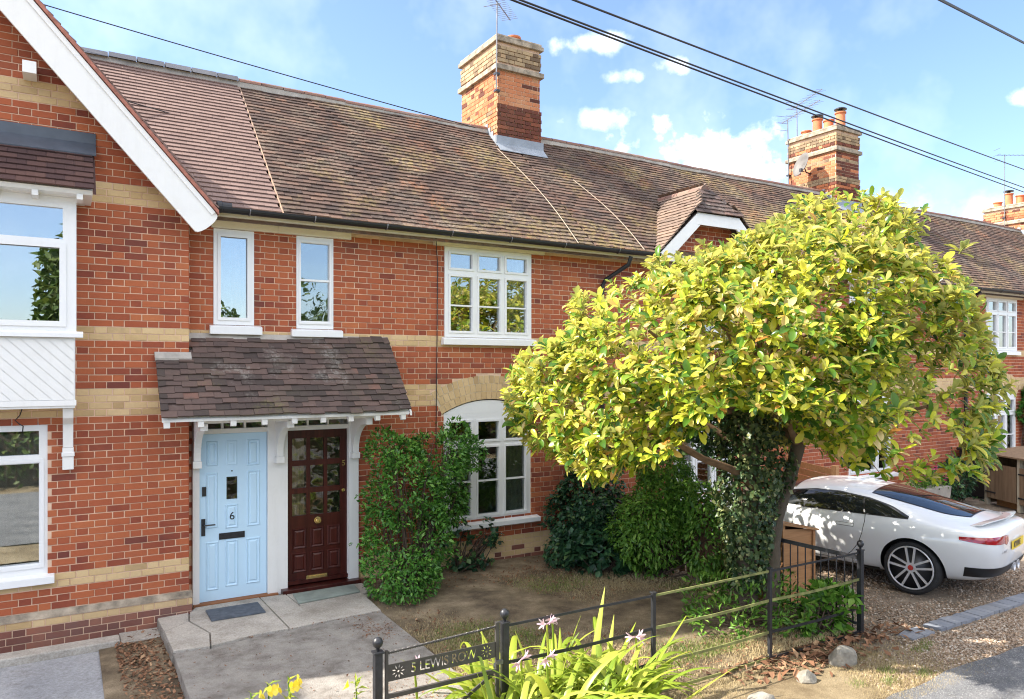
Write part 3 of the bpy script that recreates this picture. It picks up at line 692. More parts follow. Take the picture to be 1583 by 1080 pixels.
# pent roof over the oriel
pt0, pt1 = 5.16, 4.60; pf = oy - .22
ps = math.atan2(pt0 - pt1, GY - pf); us = (0, math.cos(ps), math.sin(ps)); pn = (0, -math.sin(ps), math.cos(ps))
pr = MB(); pr.extrude([(pf, pt1 - .02), (GY, pt0 - .02), (GY, pt1 - .06), (pf + .03, pt1 - .06)], lambda p, k: (.24 if k else -2.05, p[0], p[1])); pro = pr.part('pent_roof', 'white', HA)
lay_tiles(pro, (0, pf - .03, pt1 - .03), (1, 0, 0), us, pn, -2.06, .255, .72, lambda c: True, 'tile_dark', 300, jit=.5, wave=0, gauge=.105)
pe = MB(); pe.extrude([(pf - .02, pt1 - .03), (GY, pt0 - .02), (GY, pt0 - .08), (pf - .02, pt1 - .06)], lambda p, k: (.27 if k else .242, p[0], p[1])); pe.part('pent_verge', 'tile_dark', HA)
lf = MB(); lf.hexa([(-2.07, GY - .17, pt0 - .12), (.285, GY - .17, pt0 - .12), (.285, GY - .004, pt0 + .035), (-2.07, GY - .004, pt0 + .035), (-2.07, GY - .175, pt0 - .105), (.285, GY - .175, pt0 - .105), (.285, GY - .016, pt0 + .05), (-2.07, GY - .016, pt0 + .05)])
lf.box(-2.07, .285, GY - .016, GY - .003, pt0 + .03, pt0 + .16); lf.part('lead_flashing', 'leaddark', HA)
for rx in (-1.7, -1.15, -.6, -.28, .1): 
    e = MB(); e.box(rx, rx + .055, pf + .02, oy - .0, pt1 - .115, pt1 - .062); e.part('rafter_foot', 'white', HA)
fb = MB(); fb.box(ox0 - .02, ox1 + .08, oy - .03, GY - .003, 4.531, 4.56); fb.part('oriel_head', 'white', HA)
# ground floor window of A
gx0, gx1, gz0, gz1 = gf_hole
Pn = [(-1.57, -.98, 1.88, 2.13), (-1.57, -.98, .74, 1.79), (-.86, -.235, 1.88, 2.13), (-.86, -.235, .74, 1.79)]
window(HA, gx0, gx1, gz0, gz1, GY + .02, Pn, glass='glass', splits=[(-.905, -.19, .695, 1.835), (-1.615, -.935, .695, 1.835)], sill=(gx0 - .06, -.095, .535, .63, .1), curtain=[(-.62, -.24, .75, 2.1)])
ca = MB(); ca.tube([(-.38, GY - .004, 2.37), (-.40, GY - .05, 2.30), (-.44, GY - .05, 2.25), (-.40, GY - .06, 2.21), (-.37, GY - .055, 2.19), (-.375, GY - .06, 2.13)], .006, 6); ca.part('loose_cable', 'blackplastic', HA)
party_wall(HA, SEAM, .3); party_wall(HA, GL + .1, .2)

# ---- generic main-roof house
def arch_holes(x0, x1, zs, rise):
    w = x1 - x0; Rr = (w * w / 4 + rise * rise) / (2 * rise); cx = (x0 + x1) / 2; cz = zs + rise - Rr
    return cx, cz, Rr
def arch_ring(parent, x0, x1, zs, rise, th=.35, y=0.0, rows=3, own=True):
    cx, cz, Rr = arch_holes(x0, x1, zs, rise); a1 = math.asin((x1 - x0) / 2 / Rr); rt = th / rows
    for r in range(rows):
        ra_, rb_ = Rr + r * rt + .004, Rr + (r + 1) * rt - .004; n = int(2 * a1 * (ra_ + rb_) / 2 / .085)
        for i in range(n):
            ta = -a1 + 2 * a1 * i / n + .002 * (1 + r); tb_ = -a1 + 2 * a1 * (i + 1) / n - .003; q = MB()
            if r % 2: ta += a1 / n; tb_ += a1 / n
            tb_ = min(tb_, a1)
            if tb_ - ta < .01: continue
            q.extrude([(cx + ra_ * math.sin(ta), cz + ra_ * math.cos(ta)), (cx + rb_ * math.sin(ta), cz + rb_ * math.cos(ta)), (cx + rb_ * math.sin(tb_), cz + rb_ * math.cos(tb_)), (cx + ra_ * math.sin(tb_), cz + ra_ * math.cos(tb_))],
                      lambda p, k: (p[0], y - .004 + rnd.uniform(-.0015, .0015) + (.05 if k else 0), p[1]))
            q.part('voussoir', 'buff', parent)
    m = MB(); pts = [(cx + (Rr + .002) * math.sin(t), cz + (Rr + .002) * math.cos(t)) for t in np.linspace(-a1, a1, 16)] + [(cx + (Rr + th) * math.sin(t), cz + (Rr + th) * math.cos(t)) for t in np.linspace(a1, -a1, 16)]
    k = 16; vs = [(p[0], y + .003, p[1]) for p in pts]; m.add(vs, [(i, i + 1, 2 * k - 2 - i, 2 * k - 1 - i) for i in range(k - 1)]); m.part('arch_mortar', m_plain('pale_mortar', (.62, .52, .38), .95, .1), parent)
    return cx, cz, Rr
def big_windows(house, wall, cx, y=0, curtains=False, gl_up='glass_old', gl_dn='glass_dim', hole_only=False):
    up = (cx - .72, cx + .72, 3.23, 4.50); dn = (cx - .725, cx + .725, .58, 2.14)
    if hole_only: return up, dn
    P, S = grid_panes(up[0], up[1], up[2], up[3], 3, fr=.07, mull=.075, top=.24, transom=.085)
    window(house, *up[:4], -.02, P, glass=gl_up, splits=S, sash=.028, sill=(up[0] - .05, up[1] + .05, 3.12, 3.225, .075), curtain=[(up[1] - .36, up[1] - .1, 3.3, 4.4)] if curtains else None)
    lb = MB(); lb.box(up[0] - .17, up[1] + .22, -.055, .0, 4.502, 4.549); lb.part('lintel_board', 'cream', house)
    P, S = grid_panes(dn[0], dn[1], dn[2], dn[3] - .03, 3, fr=.075, mull=.08, top=.30, transom=.075, mid=.5)
    w = window(house, *dn[:4], .015, P, glass=gl_dn, splits=S, sash=.03, sill=(dn[0] - .07, dn[1] + .11, .50, .585, .12), curtain=[(dn[1] - .40, dn[1] - .1, .62, 2.1)] if curtains else None)
    cxx, cz, Rr = arch_ring(wall, dn[0] - .03, dn[1] + .03, 2.14, .2)
    a = MB(); t1 = math.asin(.725 / Rr); pts = [(cxx + (Rr - .012) * math.sin(t), cz + (Rr - .012) * math.cos(t)) for t in np.linspace(-t1, t1, 14)]
    a.extrude([(dn[1], 2.1405), (dn[0], 2.1405)] + pts, lambda p, k: (p[0], (.2 if k else .015), p[1])); a.part('arched_head', 'upvc', w)
    return up, dn
def arch_blk(cx):
    x0, x1 = cx - .755, cx + .755; c, cz, Rr = arch_holes(x0, x1, 2.14, .2); Ro = Rr + .35; a1 = math.asin((x1 - x0) / 2 / Rr)
    def f(z):
        if z < 2.14: return []
        h = z - cz
        if h > Ro: return []
        w = math.sqrt(Ro * Ro - h * h); w = min(w, Ro * math.sin(a1), max(h, .01) * math.tan(a1))
        return [(c - w, c + w)]
    return f
def row_house(house, x0, x1, win, door=None, own=300, tiles=300, cls=bands_b, extra_holes=(), keep=lambda c: True, chim=None, curtains=False, gl_up='glass_old', gl_dn='glass_dim', small=None):
    up, dn = big_windows(None, None, win, hole_only=True)
    holes = [up, dn] + list(extra_holes) + ([door] if door else []) + ([small] if small else [])
    ab = arch_blk(win)
    wl = wall_backing(house, x0, x1, -.35, 4.72, holes + [(dn[0] - .03, dn[1] + .03, 2.14, 2.35)], 0)
    blk = lambda z: [(h[0], h[1]) for h in holes if h[2] < z < h[3]] + ab(z)
    lay_bricks(wl, [i for i in brick_layout(x0 - .4, x1 + .4, -.06, 4.56, lambda z: blk(z) + ([(dA[0], dA[1])] if x0 == SEAM and z < dA[3] else []) + ([(W1[0], W1[1])] if x0 == SEAM and W1[2] < z < W1[3] else []), cls) if 2 * x0 <= i[0] + i[1] < 2 * x1], (0, 0, 0), (1, 0, 0), (0, -1, 0), own)
    big_windows(house, wl, win, curtains=curtains, gl_up=gl_up, gl_dn=gl_dn)
    ro = roof_shell(house, x0, x1)
    lay_tiles(ro, (0, EY - .03, EZ - .03), (1, 0, 0), US, UN, x0 + .012, x1, SLOPE, keep, 'tile_old', tiles, jit=1.1)
    ridge_tiles(house, x0, x1, 'ridge_clay'); party_wall(house, x1 - .12)
    return wl, ro
dB = (2.262, 3.31, -.1, 2.24); W2 = (2.502, 2.976, 3.29, 4.46)
wb, rb = row_house(HB, SEAM, B1, 5.285, door=dB, small=W2, curtains=True)
x0, x1, z0, z1 = W2
window(HB, x0, x1, z0, z1, -.01, [(x0 + .055, x1 - .055, 3.92, z1 - .08), (x0 + .055, x1 - .055, z0 + .1, 3.895)], glass='glass_old', sill=(2.43, 3.085, 3.185, 3.285, .07), splits=[(x0 + .03, x1 - .03, z0 + .06, z1 - .05)], sash=.022)
lb = MB(); lb.box(SEAM + .002, 3.2, -.058, .0, 4.465, 4.548); lb.part('lintel_board', 'cream', HB)
gutter(HB, SEAM + .001, B1)
chimney(HB, 7.06, 'soot', 3)
cw = MB(); cw.tube([(4.30, -.3, 4.55), (4.44, -.02, 4.42), (4.46, -.012, 4.25), (4.45, -.012, 3.2), (4.44, -.012, 2.3), (4.43, -.012, 1.6)], .006, 5); cw.part('wall_cable', 'blackplastic', HB)
for (u0, v0, u1, v1) in ((768, 232, 893, 378), (885, 280, 995, 388)):      # cables lying on the roof slope
    def onroof(u, v):
        o = Vector((0, -CAM_D, CAM_Z)); r = ray_at(u, v, 1) - o; n = Vector(UN); p0 = Vector((0, EY, EZ + .03)); return o + r * ((p0 - o).dot(n) / r.dot(n))
    a, b = onroof(u0, v0), onroof(u1, v1); side = (b - a).cross(Vector(UN)).normalized()
    c = MB(); c.tube([a + (b - a) * t - side * .13 * math.sin(t * math.pi) + Vector(UN) * .03 for t in np.linspace(0, 1, 14)], .007, 5); c.part('roof_cable', m_plain('pale_cable', (.36, .29, .22), .7), HB if u0 < 800 else HC)
# house C with the half-hipped dormer
DXC = 9.62
def dormer(house, xc, own=0):
    """wall dormer with a half-hipped roof: brick face, white bargeboards, tiled slopes"""
    hw = 1.28; zb = 4.55; zr = 5.93; yfr = -.34; tanp = (zr - 4.68) / hw; yback = EY + (zr - EZ) / math.tan(PIT)
    d = MB(); d.extrude([(xc - hw, 4.68), (xc - .5, 4.68 + (hw - .5) * tanp - .02), (xc + .5, 4.68 + (hw - .5) * tanp - .02), (xc + hw, 4.68)], lambda p, k: (p[0], -.03 if k else -.024 + .2, p[1])); dr = d.part('dormer', 'mortar', house)
    it = brick_layout(xc - hw, xc + hw, 4.6, 5.4, lambda z: [(-99, xc - hw + (z - 4.6) / tanp), (xc + hw - (z - 4.6) / tanp, 99)], lambda k, a, z: 'red')
    lay_bricks(dr, it, (0, -.035, 0), (1, 0, 0), (0, -1, 0), 20)
    sl = math.atan(tanp); hipz = 4.68 + (hw - .5) * tanp; hipy = yfr + (zr - hipz) / 1.3
    for sg in (-1, 1):
        us = (-sg * math.cos(sl), 0, math.sin(sl)); n = (sg * math.sin(sl), 0, math.cos(sl)); ua = (0, -sg, 0) if sg < 0 else (0, 1, 0)
        ua = (0, 1, 0) if sg > 0 else (0, -1, 0)
        L0 = hw / math.cos(sl) + .1; O = (xc + sg * (hw + .06), yfr if sg > 0 else yback, 4.68 - .06 * tanp + .05)
        def keep(c, sg=sg):
            if c.z < EZ + (c.y - EY) * math.tan(PIT) - .02: return False
            return c.z < hipz + (c.y - yfr) * 1.3 + .02
        lay_tiles(dr, O, ua, us, n, 0, yback - yfr, L0, keep, 'tile_dormer', 90 if sg < 0 else 0, jit=1.5)
        s = MB(); x_e = xc + sg * (hw + .06); s.extrude([(x_e, 4.62), (xc, zr - .02), (xc, zr - .08), (x_e, 4.56)], lambda p, k: (p[0], yback if k else yfr + (zr - hipz) / 1.3, p[1])); s.extrude([(x_e, 4.62), (xc + sg * .5, hipz - .02), (xc + sg * .5, hipz - .08), (x_e, 4.56)], lambda p, k: (p[0], hipy if k else yfr + .02, p[1])); s.part('dormer_deck', 'tile_porch', dr)
        b = MB(); w = .17; b.extrude([(xc + sg * (hw + .12), 4.60), (xc + sg * .49, hipz - .03), (xc + sg * .43, hipz - .03 - w * 1.15), (xc + sg * (hw + .12 - w * .9), 4.60 - w * .75)], lambda p, k: (p[0], yfr + (.03 if k else 0), p[1])); b.part('bargeboard', 'white', dr)
    b = MB(); b.box(xc - .5, xc + .5, yfr - .004, yfr + .026, hipz - .23, hipz - .03); b.part('hip_fascia', 'white', dr)
    hs = math.atan(1.3); us = (0, math.cos(hs), math.sin(hs)); n = (0, -math.sin(hs), math.cos(hs))
    def keeph(c): return abs(c.x - xc) < .5 - (c.z - hipz) * .5 / (zr - hipz) + .1
    lay_tiles(dr, (xc, yfr - .04, hipz - .03), (1, 0, 0), us, n, -.55, .55, (zr - hipz) / math.sin(hs) + .04, keeph, 'tile_porch', 20)
    rt = MB()
    y = hipy - .05
    while y < yback + .3:
        q = MB(); nn = 7; vs = []
        for yy in (y, y + .3):
            for j in range(nn): a = math.pi * j / (nn - 1); vs.append((xc + .1 * math.cos(a), yy, zr - .02 + .09 * math.sin(a)))
        q.add(vs, [(j, j + 1, nn + j + 1, nn + j) for j in range(nn - 1)] + [tuple(range(nn))]); q.part('ridge_tile', 'ridge_clay', dr); y += .31
    return dr
def keepC(xc):
    def f(c):
        dx = abs(c.x - xc); zt = 5.93 - max(dx, 0) * (5.93 - 4.68) / 1.28
        return not (c.z < zt + .02 and c.y < 2)
    return f
wc, rc = row_house(HC, B1, B2, DXC, own=200, tiles=300, keep=keepC(DXC))
dormer(HC, DXC); gutter(HC, B1, 8.2); gutter(HC, 11.05, B2)
dp = MB(); dp.tube([(7.62, -.40, 4.55), (7.60, -.36, 4.42), (7.38, -.06, 4.2), (7.33, -.045, 4.1), (7.33, -.045, -.05)], .034, 10); o = dp.part('downpipe', 'blackplastic', HC); auto_smooth(o, 60)
# the shuttered window: white louvred shutters inside
sh = MB()
for i in range(30):
    z = .7 + i * .05; sh.bar((DXC - .66, .12, z), (DXC + .66, .12, z), .05, .008, up=(0, 1, .9))
sh.part('shutter', 'white', HC)
wd, rd = row_house(HD_, B2, B3, 14.4, own=0, tiles=120, keep=keepC(14.4)); dormer(HD_, 14.4); chimney(HD_, 16.6, 'buff', 4); gutter(HD_, B2, 13.0); gutter(HD_, 15.8, B3)
we, re_ = row_house(HE, B3, B4, 19.66, own=0, tiles=60); gutter(HE, B3, B4)
dp = MB(); dp.tube([(17.95, -.38, 4.55), (17.95, -.06, 4.35), (17.95, -.06, -.05)], .04, 10); dp.part('downpipe', 'blackplastic', HE)
wf, rf_ = row_house(HF, B4, 31.0, 24.2, own=0, tiles=0); gutter(HF, B4, 31.0); chimney(HF, 26.2, 'buff', 4, simple=True, drop=.75)
wl = MB(); wl.box(-14, GL, 0, .25, -.4, 4.72); wl.part('wall', 'red', HZ); roz = roof_shell(HZ, -14, GL + .01); ridge_tiles(HZ, -14, -1.6, 'ridge_clay', 2.0)
gz = MB(); zx = -5.9; hw_ = 2.37     # unseen twin gabled wing, added to the neighbour to shade path and garden
for sgn in (1, -1): gz.extrude([(zx + sgn * hw_, GTOP - .04), (zx, GTOP + hw_ * GP - .04), (zx, GTOP + hw_ * GP - .14), (zx + sgn * hw_, GTOP - .14)], lambda p, k: (p[0], RY + .3 if k else GY - .3, p[1]))
gz.part('gable_roof', 'tile_old', HZ); gz = MB(); gz.extrude([(zx - 2.12, -.3), (zx + 2.12, -.3), (zx + 2.12, GTOP), (zx, GTOP + hw_ * GP - .3), (zx - 2.12, GTOP)], lambda p, k: (p[0], -.003 if k else GY, p[1])); gz.part('gable_wall', 'red', HZ)

# ---- shared porch: lean-to canopy with brackets, and the two doors
PC = thing('porch_canopy', 'mossy clay-tiled lean-to canopy on white brackets over the two front doors', 'porch', (2.29, -.4, 2.2))
cz0, cz1, cyf = 2.27, 3.17, -.80
cp = math.atan2(cz1 - cz0, -cyf); us = (0, math.cos(cp), math.sin(cp)); cn = (0, -math.sin(cp), math.cos(cp))
dk = MB(); dk.extrude([(cyf + .01, cz0 - .03), (-.002, cz1 - .06), (-.002, cz1 - .09), (cyf + .01, cz0 - .06)], lambda p, k: (3.70 if k else 1.226, p[0], p[1]))
zg = cz0 + (GY - cyf) * math.tan(cp)
dk.extrude([(cyf + .01, cz0 - .03), (GY - .003, zg - .035), (GY - .003, zg - .065), (cyf + .01, cz0 - .06)], lambda p, k: (1.225 if k else .88, p[0], p[1])); dko = dk.part('deck', 'white', PC)
def keepP(c): return c.x > 1.225 or c.y < GY - .05
lay_tiles(dko, (0, cyf - .03, cz0 - .02), (1, 0, 0), us, cn, .868, 3.715, 1.22, keepP, 'tile_porch', 300, jit=2.2, wave=.012, gauge=.086, tw=.158, tl=.13)
fl = MB(); fl.hexa([(1.23, -.06, cz1 - .06), (3.72, -.06, cz1 - .06), (3.72, -.001, cz1 + .02), (1.23, -.001, cz1 + .02), (1.23, -.065, cz1 - .03), (3.72, -.065, cz1 - .03), (3.72, -.012, cz1 + .035), (1.23, -.012, cz1 + .035)])
fl.hexa([(.86, GY - .07, zg - .05), (1.24, GY - .07, zg - .05), (1.24, GY - .003, zg + .03), (.86, GY - .003, zg + .03), (.86, GY - .075, zg - .02), (1.24, GY - .075, zg - .02), (1.24, GY - .012, zg + .05), (.86, GY - .012, zg + .05)]); fl.part('mortar_fillet', 'stone', PC)
for i in range(9):
    x = .93 + i * (3.63 - .93) / 8; q = MB(); yb_ = (GY - .005) if x < 1.22 else -.004
    q.extrude([(cyf + .02, cz0 - .062), (yb_, cz0 - .062 + (yb_ - cyf - .02) * math.tan(cp)), (yb_, cz0 - .14 + (yb_ - cyf - .02) * math.tan(cp)), (cyf + .05, cz0 - .13), (cyf + .02, cz0 - .12)], lambda p, k: (x + (.03 if k else -.03), p[0], p[1])); q.part('rafter', 'white', PC)
vr = MB(); vr.extrude([(cyf - .02, cz0 - .03), (0 - .003, cz1 - .03), (-.003, cz1 - .085), (cyf - .02, cz0 - .07)], lambda p, k: (3.725 if k else 3.702, p[0], p[1])); vr.part('verge_board', 'white', PC)
wp = MB(); wp.box(1.30, 3.30, -.62, -.55, 2.17, 2.245); wp.part('front_plate', 'white', PC)
for x in (1.32, 2.27, 3.235):      # curved brackets springing from the posts
    q = MB(); N_ = 10; outer = [(-.10, 1.70)] + [(-.60 + .50 * math.cos(t), 1.74 + .46 * math.sin(t)) for t in np.linspace(0, math.pi / 2, N_)]
    inner = [(-.62, 2.12)] + [(-.60 + .40 * math.cos(t), 1.74 + .34 * math.sin(t)) for t in np.linspace(math.pi / 2, 0, N_)]
    poly = [(-.045, 1.70), (-.045, 2.17), (-.64, 2.17)] + [(-.64, 2.09)] + [(-.58 + .44 * math.cos(t), 1.74 + .35 * math.sin(t)) for t in np.linspace(math.pi / 2, 0, N_)] + [(-.14, 1.70)]
    q.extrude(poly, lambda p, k: (x + (.04 if k else -.04), p[0], p[1])); q.box(x - .05, x + .05, -.155, -.0455, 1.62, 1.70); q.part('bracket', 'white', PC, bevel=.004)

def door_frame(house, x0, x1, posts, zt=2.0):
    f = MB()
    for a, b, y in posts: f.box(a, b, y, .1, -.02, 2.24)
    f.box(x0 - .001, x1 + .001, -.03, .1, zt + .006, zt + .062); f.box(x0 - .001, x1 + .001, -.02, .1, 2.205, 2.2399)
    n = 3; w = (x1 - x0) / n
    for i in range(1, n): f.box(x0 + i * w - .012, x0 + i * w + .012, -.015, .06, zt + .0625, 2.2045)
    fo = f.part('door_frame', 'white', house)
    for i in range(n):
        p = MB(); p.box(x0 + i * w + .0125, x0 + (i + 1) * w - .0125, .02, .03, zt + .0625, 2.2045); p.part('fanlight_pane', 'glass_dim', fo)
    bk = MB(); bk.box(x0 - .05, x1 + .05, .35, .4, -.02, 2.3); bk.part('hall_lining', 'interior', fo)
    return fo
def panel(mb, x0, x1, z0, z1, y, d=.012, rim=.03):
    """raised-and-fielded panel on the face y"""
    a = [(x0, y, z0), (x1, y, z0), (x1, y, z1), (x0, y, z1)]; b = [(x0 + rim * .4, y - d, z0 + rim * .4), (x1 - rim * .4, y - d, z0 + rim * .4), (x1 - rim * .4, y - d, z1 - rim * .4), (x0 + rim * .4, y - d, z1 - rim * .4)]
    c = [(x0 + rim, y - .001, z0 + rim), (x1 - rim, y - .001, z0 + rim), (x1 - rim, y - .001, z1 - rim), (x0 + rim, y - .001, z1 - rim)]
    e = [(x0 + rim * 1.6, y - d * .9, z0 + rim * 1.6), (x1 - rim * 1.6, y - d * .9, z0 + rim * 1.6), (x1 - rim * 1.6, y - d * .9, z1 - rim * 1.6), (x0 + rim * 1.6, y - d * .9, z1 - rim * 1.6)]
    fs = []
    for k in (0, 4, 8):
        for i in range(4): fs.append((k + i, k + (i + 1) % 4, k + 4 + (i + 1) % 4, k + 4 + i))
    mb.add(a + b + c + e, fs + [(12, 13, 14, 15)])
def text_mesh(txt, size, depth=.003, bold=0.0):
    c = bpy.data.curves.new('t', 'FONT'); c.body = txt; c.size = size; c.extrude = depth; c.align_x = 'CENTER'; c.align_y = 'CENTER'; c.offset = bold
    o = bpy.data.objects.new('t', c); COL.objects.link(o); dg = bpy.context.evaluated_depsgraph_get(); me = bpy.data.meshes.new_from_object(o.evaluated_get(dg))
    bpy.data.objects.remove(o); bpy.data.curves.remove(c); return me
def put_text(name, txt, size, mat, parent, mtx, depth=.003, bold=0.0):
    me = text_mesh(txt, size, depth, bold); me.transform(mtx); me.materials.clear(); me.materials.append(M[mat] if isinstance(mat, str) else mat); return link_mesh(name, me, parent)
FRONT = Matrix.Rotation(R(90), 4, 'X')
# blue door
fA = door_frame(HA, 1.358, 2.140, [(1.283, 1.357, -.05), (2.141, 2.2635, -.05)])
d = MB(); fld = (1.695, 1.755, 1.68, 1.87); pan2 = (1.665, 1.79, 1.21, 1.48)
for c in rect_cells((1.362, 2.136, .015, 2.002), [fld, pan2]): d.box(c[0], c[1], -.008, .036, c[2], c[3])
for (a, b, e, g) in ((1.435, 1.565, 1.62, 1.92), (1.66, 1.79, 1.62, 1.92), (1.90, 2.05, 1.60, 1.92), (1.43, 1.565, .88, 1.54), (1.90, 2.055, .86, 1.54), (1.65, 1.80, .86, 1.15), (1.43, 1.575, .14, .72), (1.65, 1.80, .16, .72), (1.89, 2.055, .16, .72)):
    panel(d, a, b, e, g, -.008, .013 if (a, e) != (1.66, 1.62) else .006)
do = d.part('door', 'blue_door', HA)
for q in (fld, pan2):
    g = MB(); g.box(q[0], q[1], -.004, .02, q[2], q[3]); g.part('door_pane', 'obscure', do)
h = MB(); h.box(1.382, 1.425, -.02, -.008, .80, 1.0); h.tube([(1.405, -.02, .93), (1.405, -.065, .93), (1.53, -.065, .93)], .009, 8); h.part('handle', 'iron', do)
l = MB(); l.box(1.58, 1.875, -.018, -.008, .735, .81); l.box(1.60, 1.855, -.026, -.0181, .75, .795); l.part('letterbox', 'iron', do)
k = MB(); k.box(1.39, 1.435, -.022, -.008, 1.27, 1.38); k.part('lock_keypad', 'iron', do)
v = MB(); v.lathe([(.009, 0), (.009, .006)], (1.727, -.015, 1.55), 10, axis=1); v.part('spyhole', 'iron', do)
put_text('house_number', '6', .13, 'blackplastic', do, Matrix.Translation((1.727, -.0225, 1.005)) @ FRONT, .002)
s = MB(); s.box(1.285, 2.26, -.10, .05, -.02, .012); s.part('threshold', 'oak_sill', HA, bevel=.005)
# dark door, a little recessed
fB = door_frame(HB, 2.384, 3.166, [(2.2645, 2.383, -.05), (3.167, 3.30, -.05)])
d = MB(); P9 = []
xs = [2.46, 2.685, 2.91, 3.095]; 
for i, (a, b) in enumerate(((2.455, 2.635), (2.685, 2.86), (2.905, 3.075))):
    for z0_, z1_ in ((1.62, 1.90), (1.27, 1.55), (.92, 1.20)): P9.append((a, b, z0_, z1_))
for c in rect_cells((2.386, 3.164, .06, 2.002), P9): d.box(c[0], c[1], .02, .062, c[2], c[3])
for (a, b) in ((2.455, 2.635), (2.685, 2.86), (2.905, 3.075)):
    for z0_, z1_ in ((.50, .76), (.2, .45)): panel(d, a, b, z0_, z1_, .02, .012)
do = d.part('door', 'mahogany', HB)
for q in P9:
    g = MB(); g.box(q[0] - .003, q[1] + .003, .035, .045, q[2] - .003, q[3] + .003); g.part('door_pane', 'obscure', do)
kn = MB(); kn.lathe([(.0, -.06), (.028, -.057), (.038, -.045), (.03, -.03), (.013, -.02), (.016, -.004), (.045, 0)], (2.78, .02, .84), 16, axis=1); o = kn.part('door_knob', 'brass', do); auto_smooth(o)
lk = MB(); lk.lathe([(.0, -.012), (.022, -.01), (.024, 0)], (3.115, .02, 1.2), 12, axis=1); lk.part('lock', 'brass', do)
lt = MB(); lt.box(2.63, 2.90, .006, .02, .085, .15); lt.box(2.66, 2.87, .0, .0059, .098, .138); lt.part('letterbox', 'brass', do)
put_text('house_number', '5', .1, 'brass', do, Matrix.Translation((3.12, .017, 1.55)) @ FRONT, .002)
wbx = MB(); wbx.box(2.384, 3.166, -.02, .0195, .065, .11); wbx.part('weatherboard', 'mahogany', do)
s = MB(); s.box(2.30, 3.30, -.16, .06, -.02, .045); s.part('threshold', 'mahogany', HB, bevel=.006)
hc = MB(); n = 20; vs = []
for i in range(n + 1): t = i / n; vs += [(2.43 + .2 * t, .12 + .02 * math.sin(t * 17), .7), (2.43 + .2 * t, .12 + .02 * math.sin(t * 17), 1.95)]
hc.add(vs, [(2 * i, 2 * i + 2, 2 * i + 3, 2 * i + 1) for i in range(n)]); hc.part('door_curtain', m_plain('cream_curtain', (.62, .52, .33), .9, .3, 9), do, smooth=True)
# ------------------------------------------------------------------ ground
def bumpy(name, x0, x1, y0, y1, z, mat, amp=.02, step=.12, edge=None, seed=0, mats=None, zadd=None):
    nx, ny = max(2, int((x1 - x0) / step)), max(2, int((y1 - y0) / step)); xs = np.linspace(x0, x1, nx + 1); ys = np.linspace(y0, y1, ny + 1)
    X, Y = np.meshgrid(xs, ys); r = np.random.default_rng(seed); Z = np.full_like(X, z)
    for k in range(7):
        f = r.uniform(.6, 5); a = r.uniform(0, 6.28); Z += amp / (1 + f * .5) * np.sin(f * (X * math.cos(a) + Y * math.sin(a)) + r.uniform(0, 6))
    if zadd is not None: Z = Z + zadd(X, Y)
    V = np.stack([X, Y, Z], -1).reshape(-1, 3); i = np.arange((nx + 1) * (ny + 1)).reshape(ny + 1, nx + 1)
    F = np.stack([i[:-1, :-1], i[:-1, 1:], i[1:, 1:], i[1:, :-1]], -1).reshape(-1, 4)
    me = np_mesh(name, V, F, [M[mat]], smooth=True); return structure(link_mesh(name, me, at=((x0 + x1) / 2, (y0 + y1) / 2, z)))
gd = MB(); gd.add([(-500, -500, -.2), (500, -500, -.2), (500, 500, -.2), (-500, 500, -.2)], [(0, 1, 2, 3)]); structure(gd.part('ground', 'verge', at=(0, 0, -.2)))
# road along the front, edge broken and uneven
rd_ = MB(); top = []; r_ = random.Random(3); x = -60.0
while x < 90: top.append((x, -5.56 + .05 * math.sin(x * 1.9) + .035 * math.sin(x * 5.3) + r_.uniform(-.03, .03) + max(0, (x - 9) * .02), -.104)); x += .3 if -2 < x < 16 else 2.0
rd_.add([(-60, -11.6, -.104)] + top + [(90, -11.6, -.104)], [tuple(range(len(top) + 2))[::-1]]); structure(rd_.part('road', 'asphalt', at=(5, -8, -.104)))
bumpy('verge', -8, 7.6, -5.75, -4.35, -.125, 'verge', .018, .12, seed=1, zadd=lambda X, Y: np.clip((X - 7.0) * -.1, -.06, 0))
bumpy('garden_soil', 3.02, 7.5, -4.62, .0, -.05, 'soil', .022, .1, seed=2, zadd=lambda X, Y: np.clip((-Y - 3.7) * -.12, -.13, 0) + np.clip((X - 7.1) * -.25, -.11, 0))
bumpy('gravel_drive', 6.6, 26, -5.7, .0, -.125, 'gravelbed', .012, .15, seed=3, zadd=lambda X, Y: np.clip((X - 7.2) * .15, -.1, 0))
bumpy('soil_strip', .3, 1.0, -5.0, -.26, -.13, 'soil', .02, .08, seed=4)
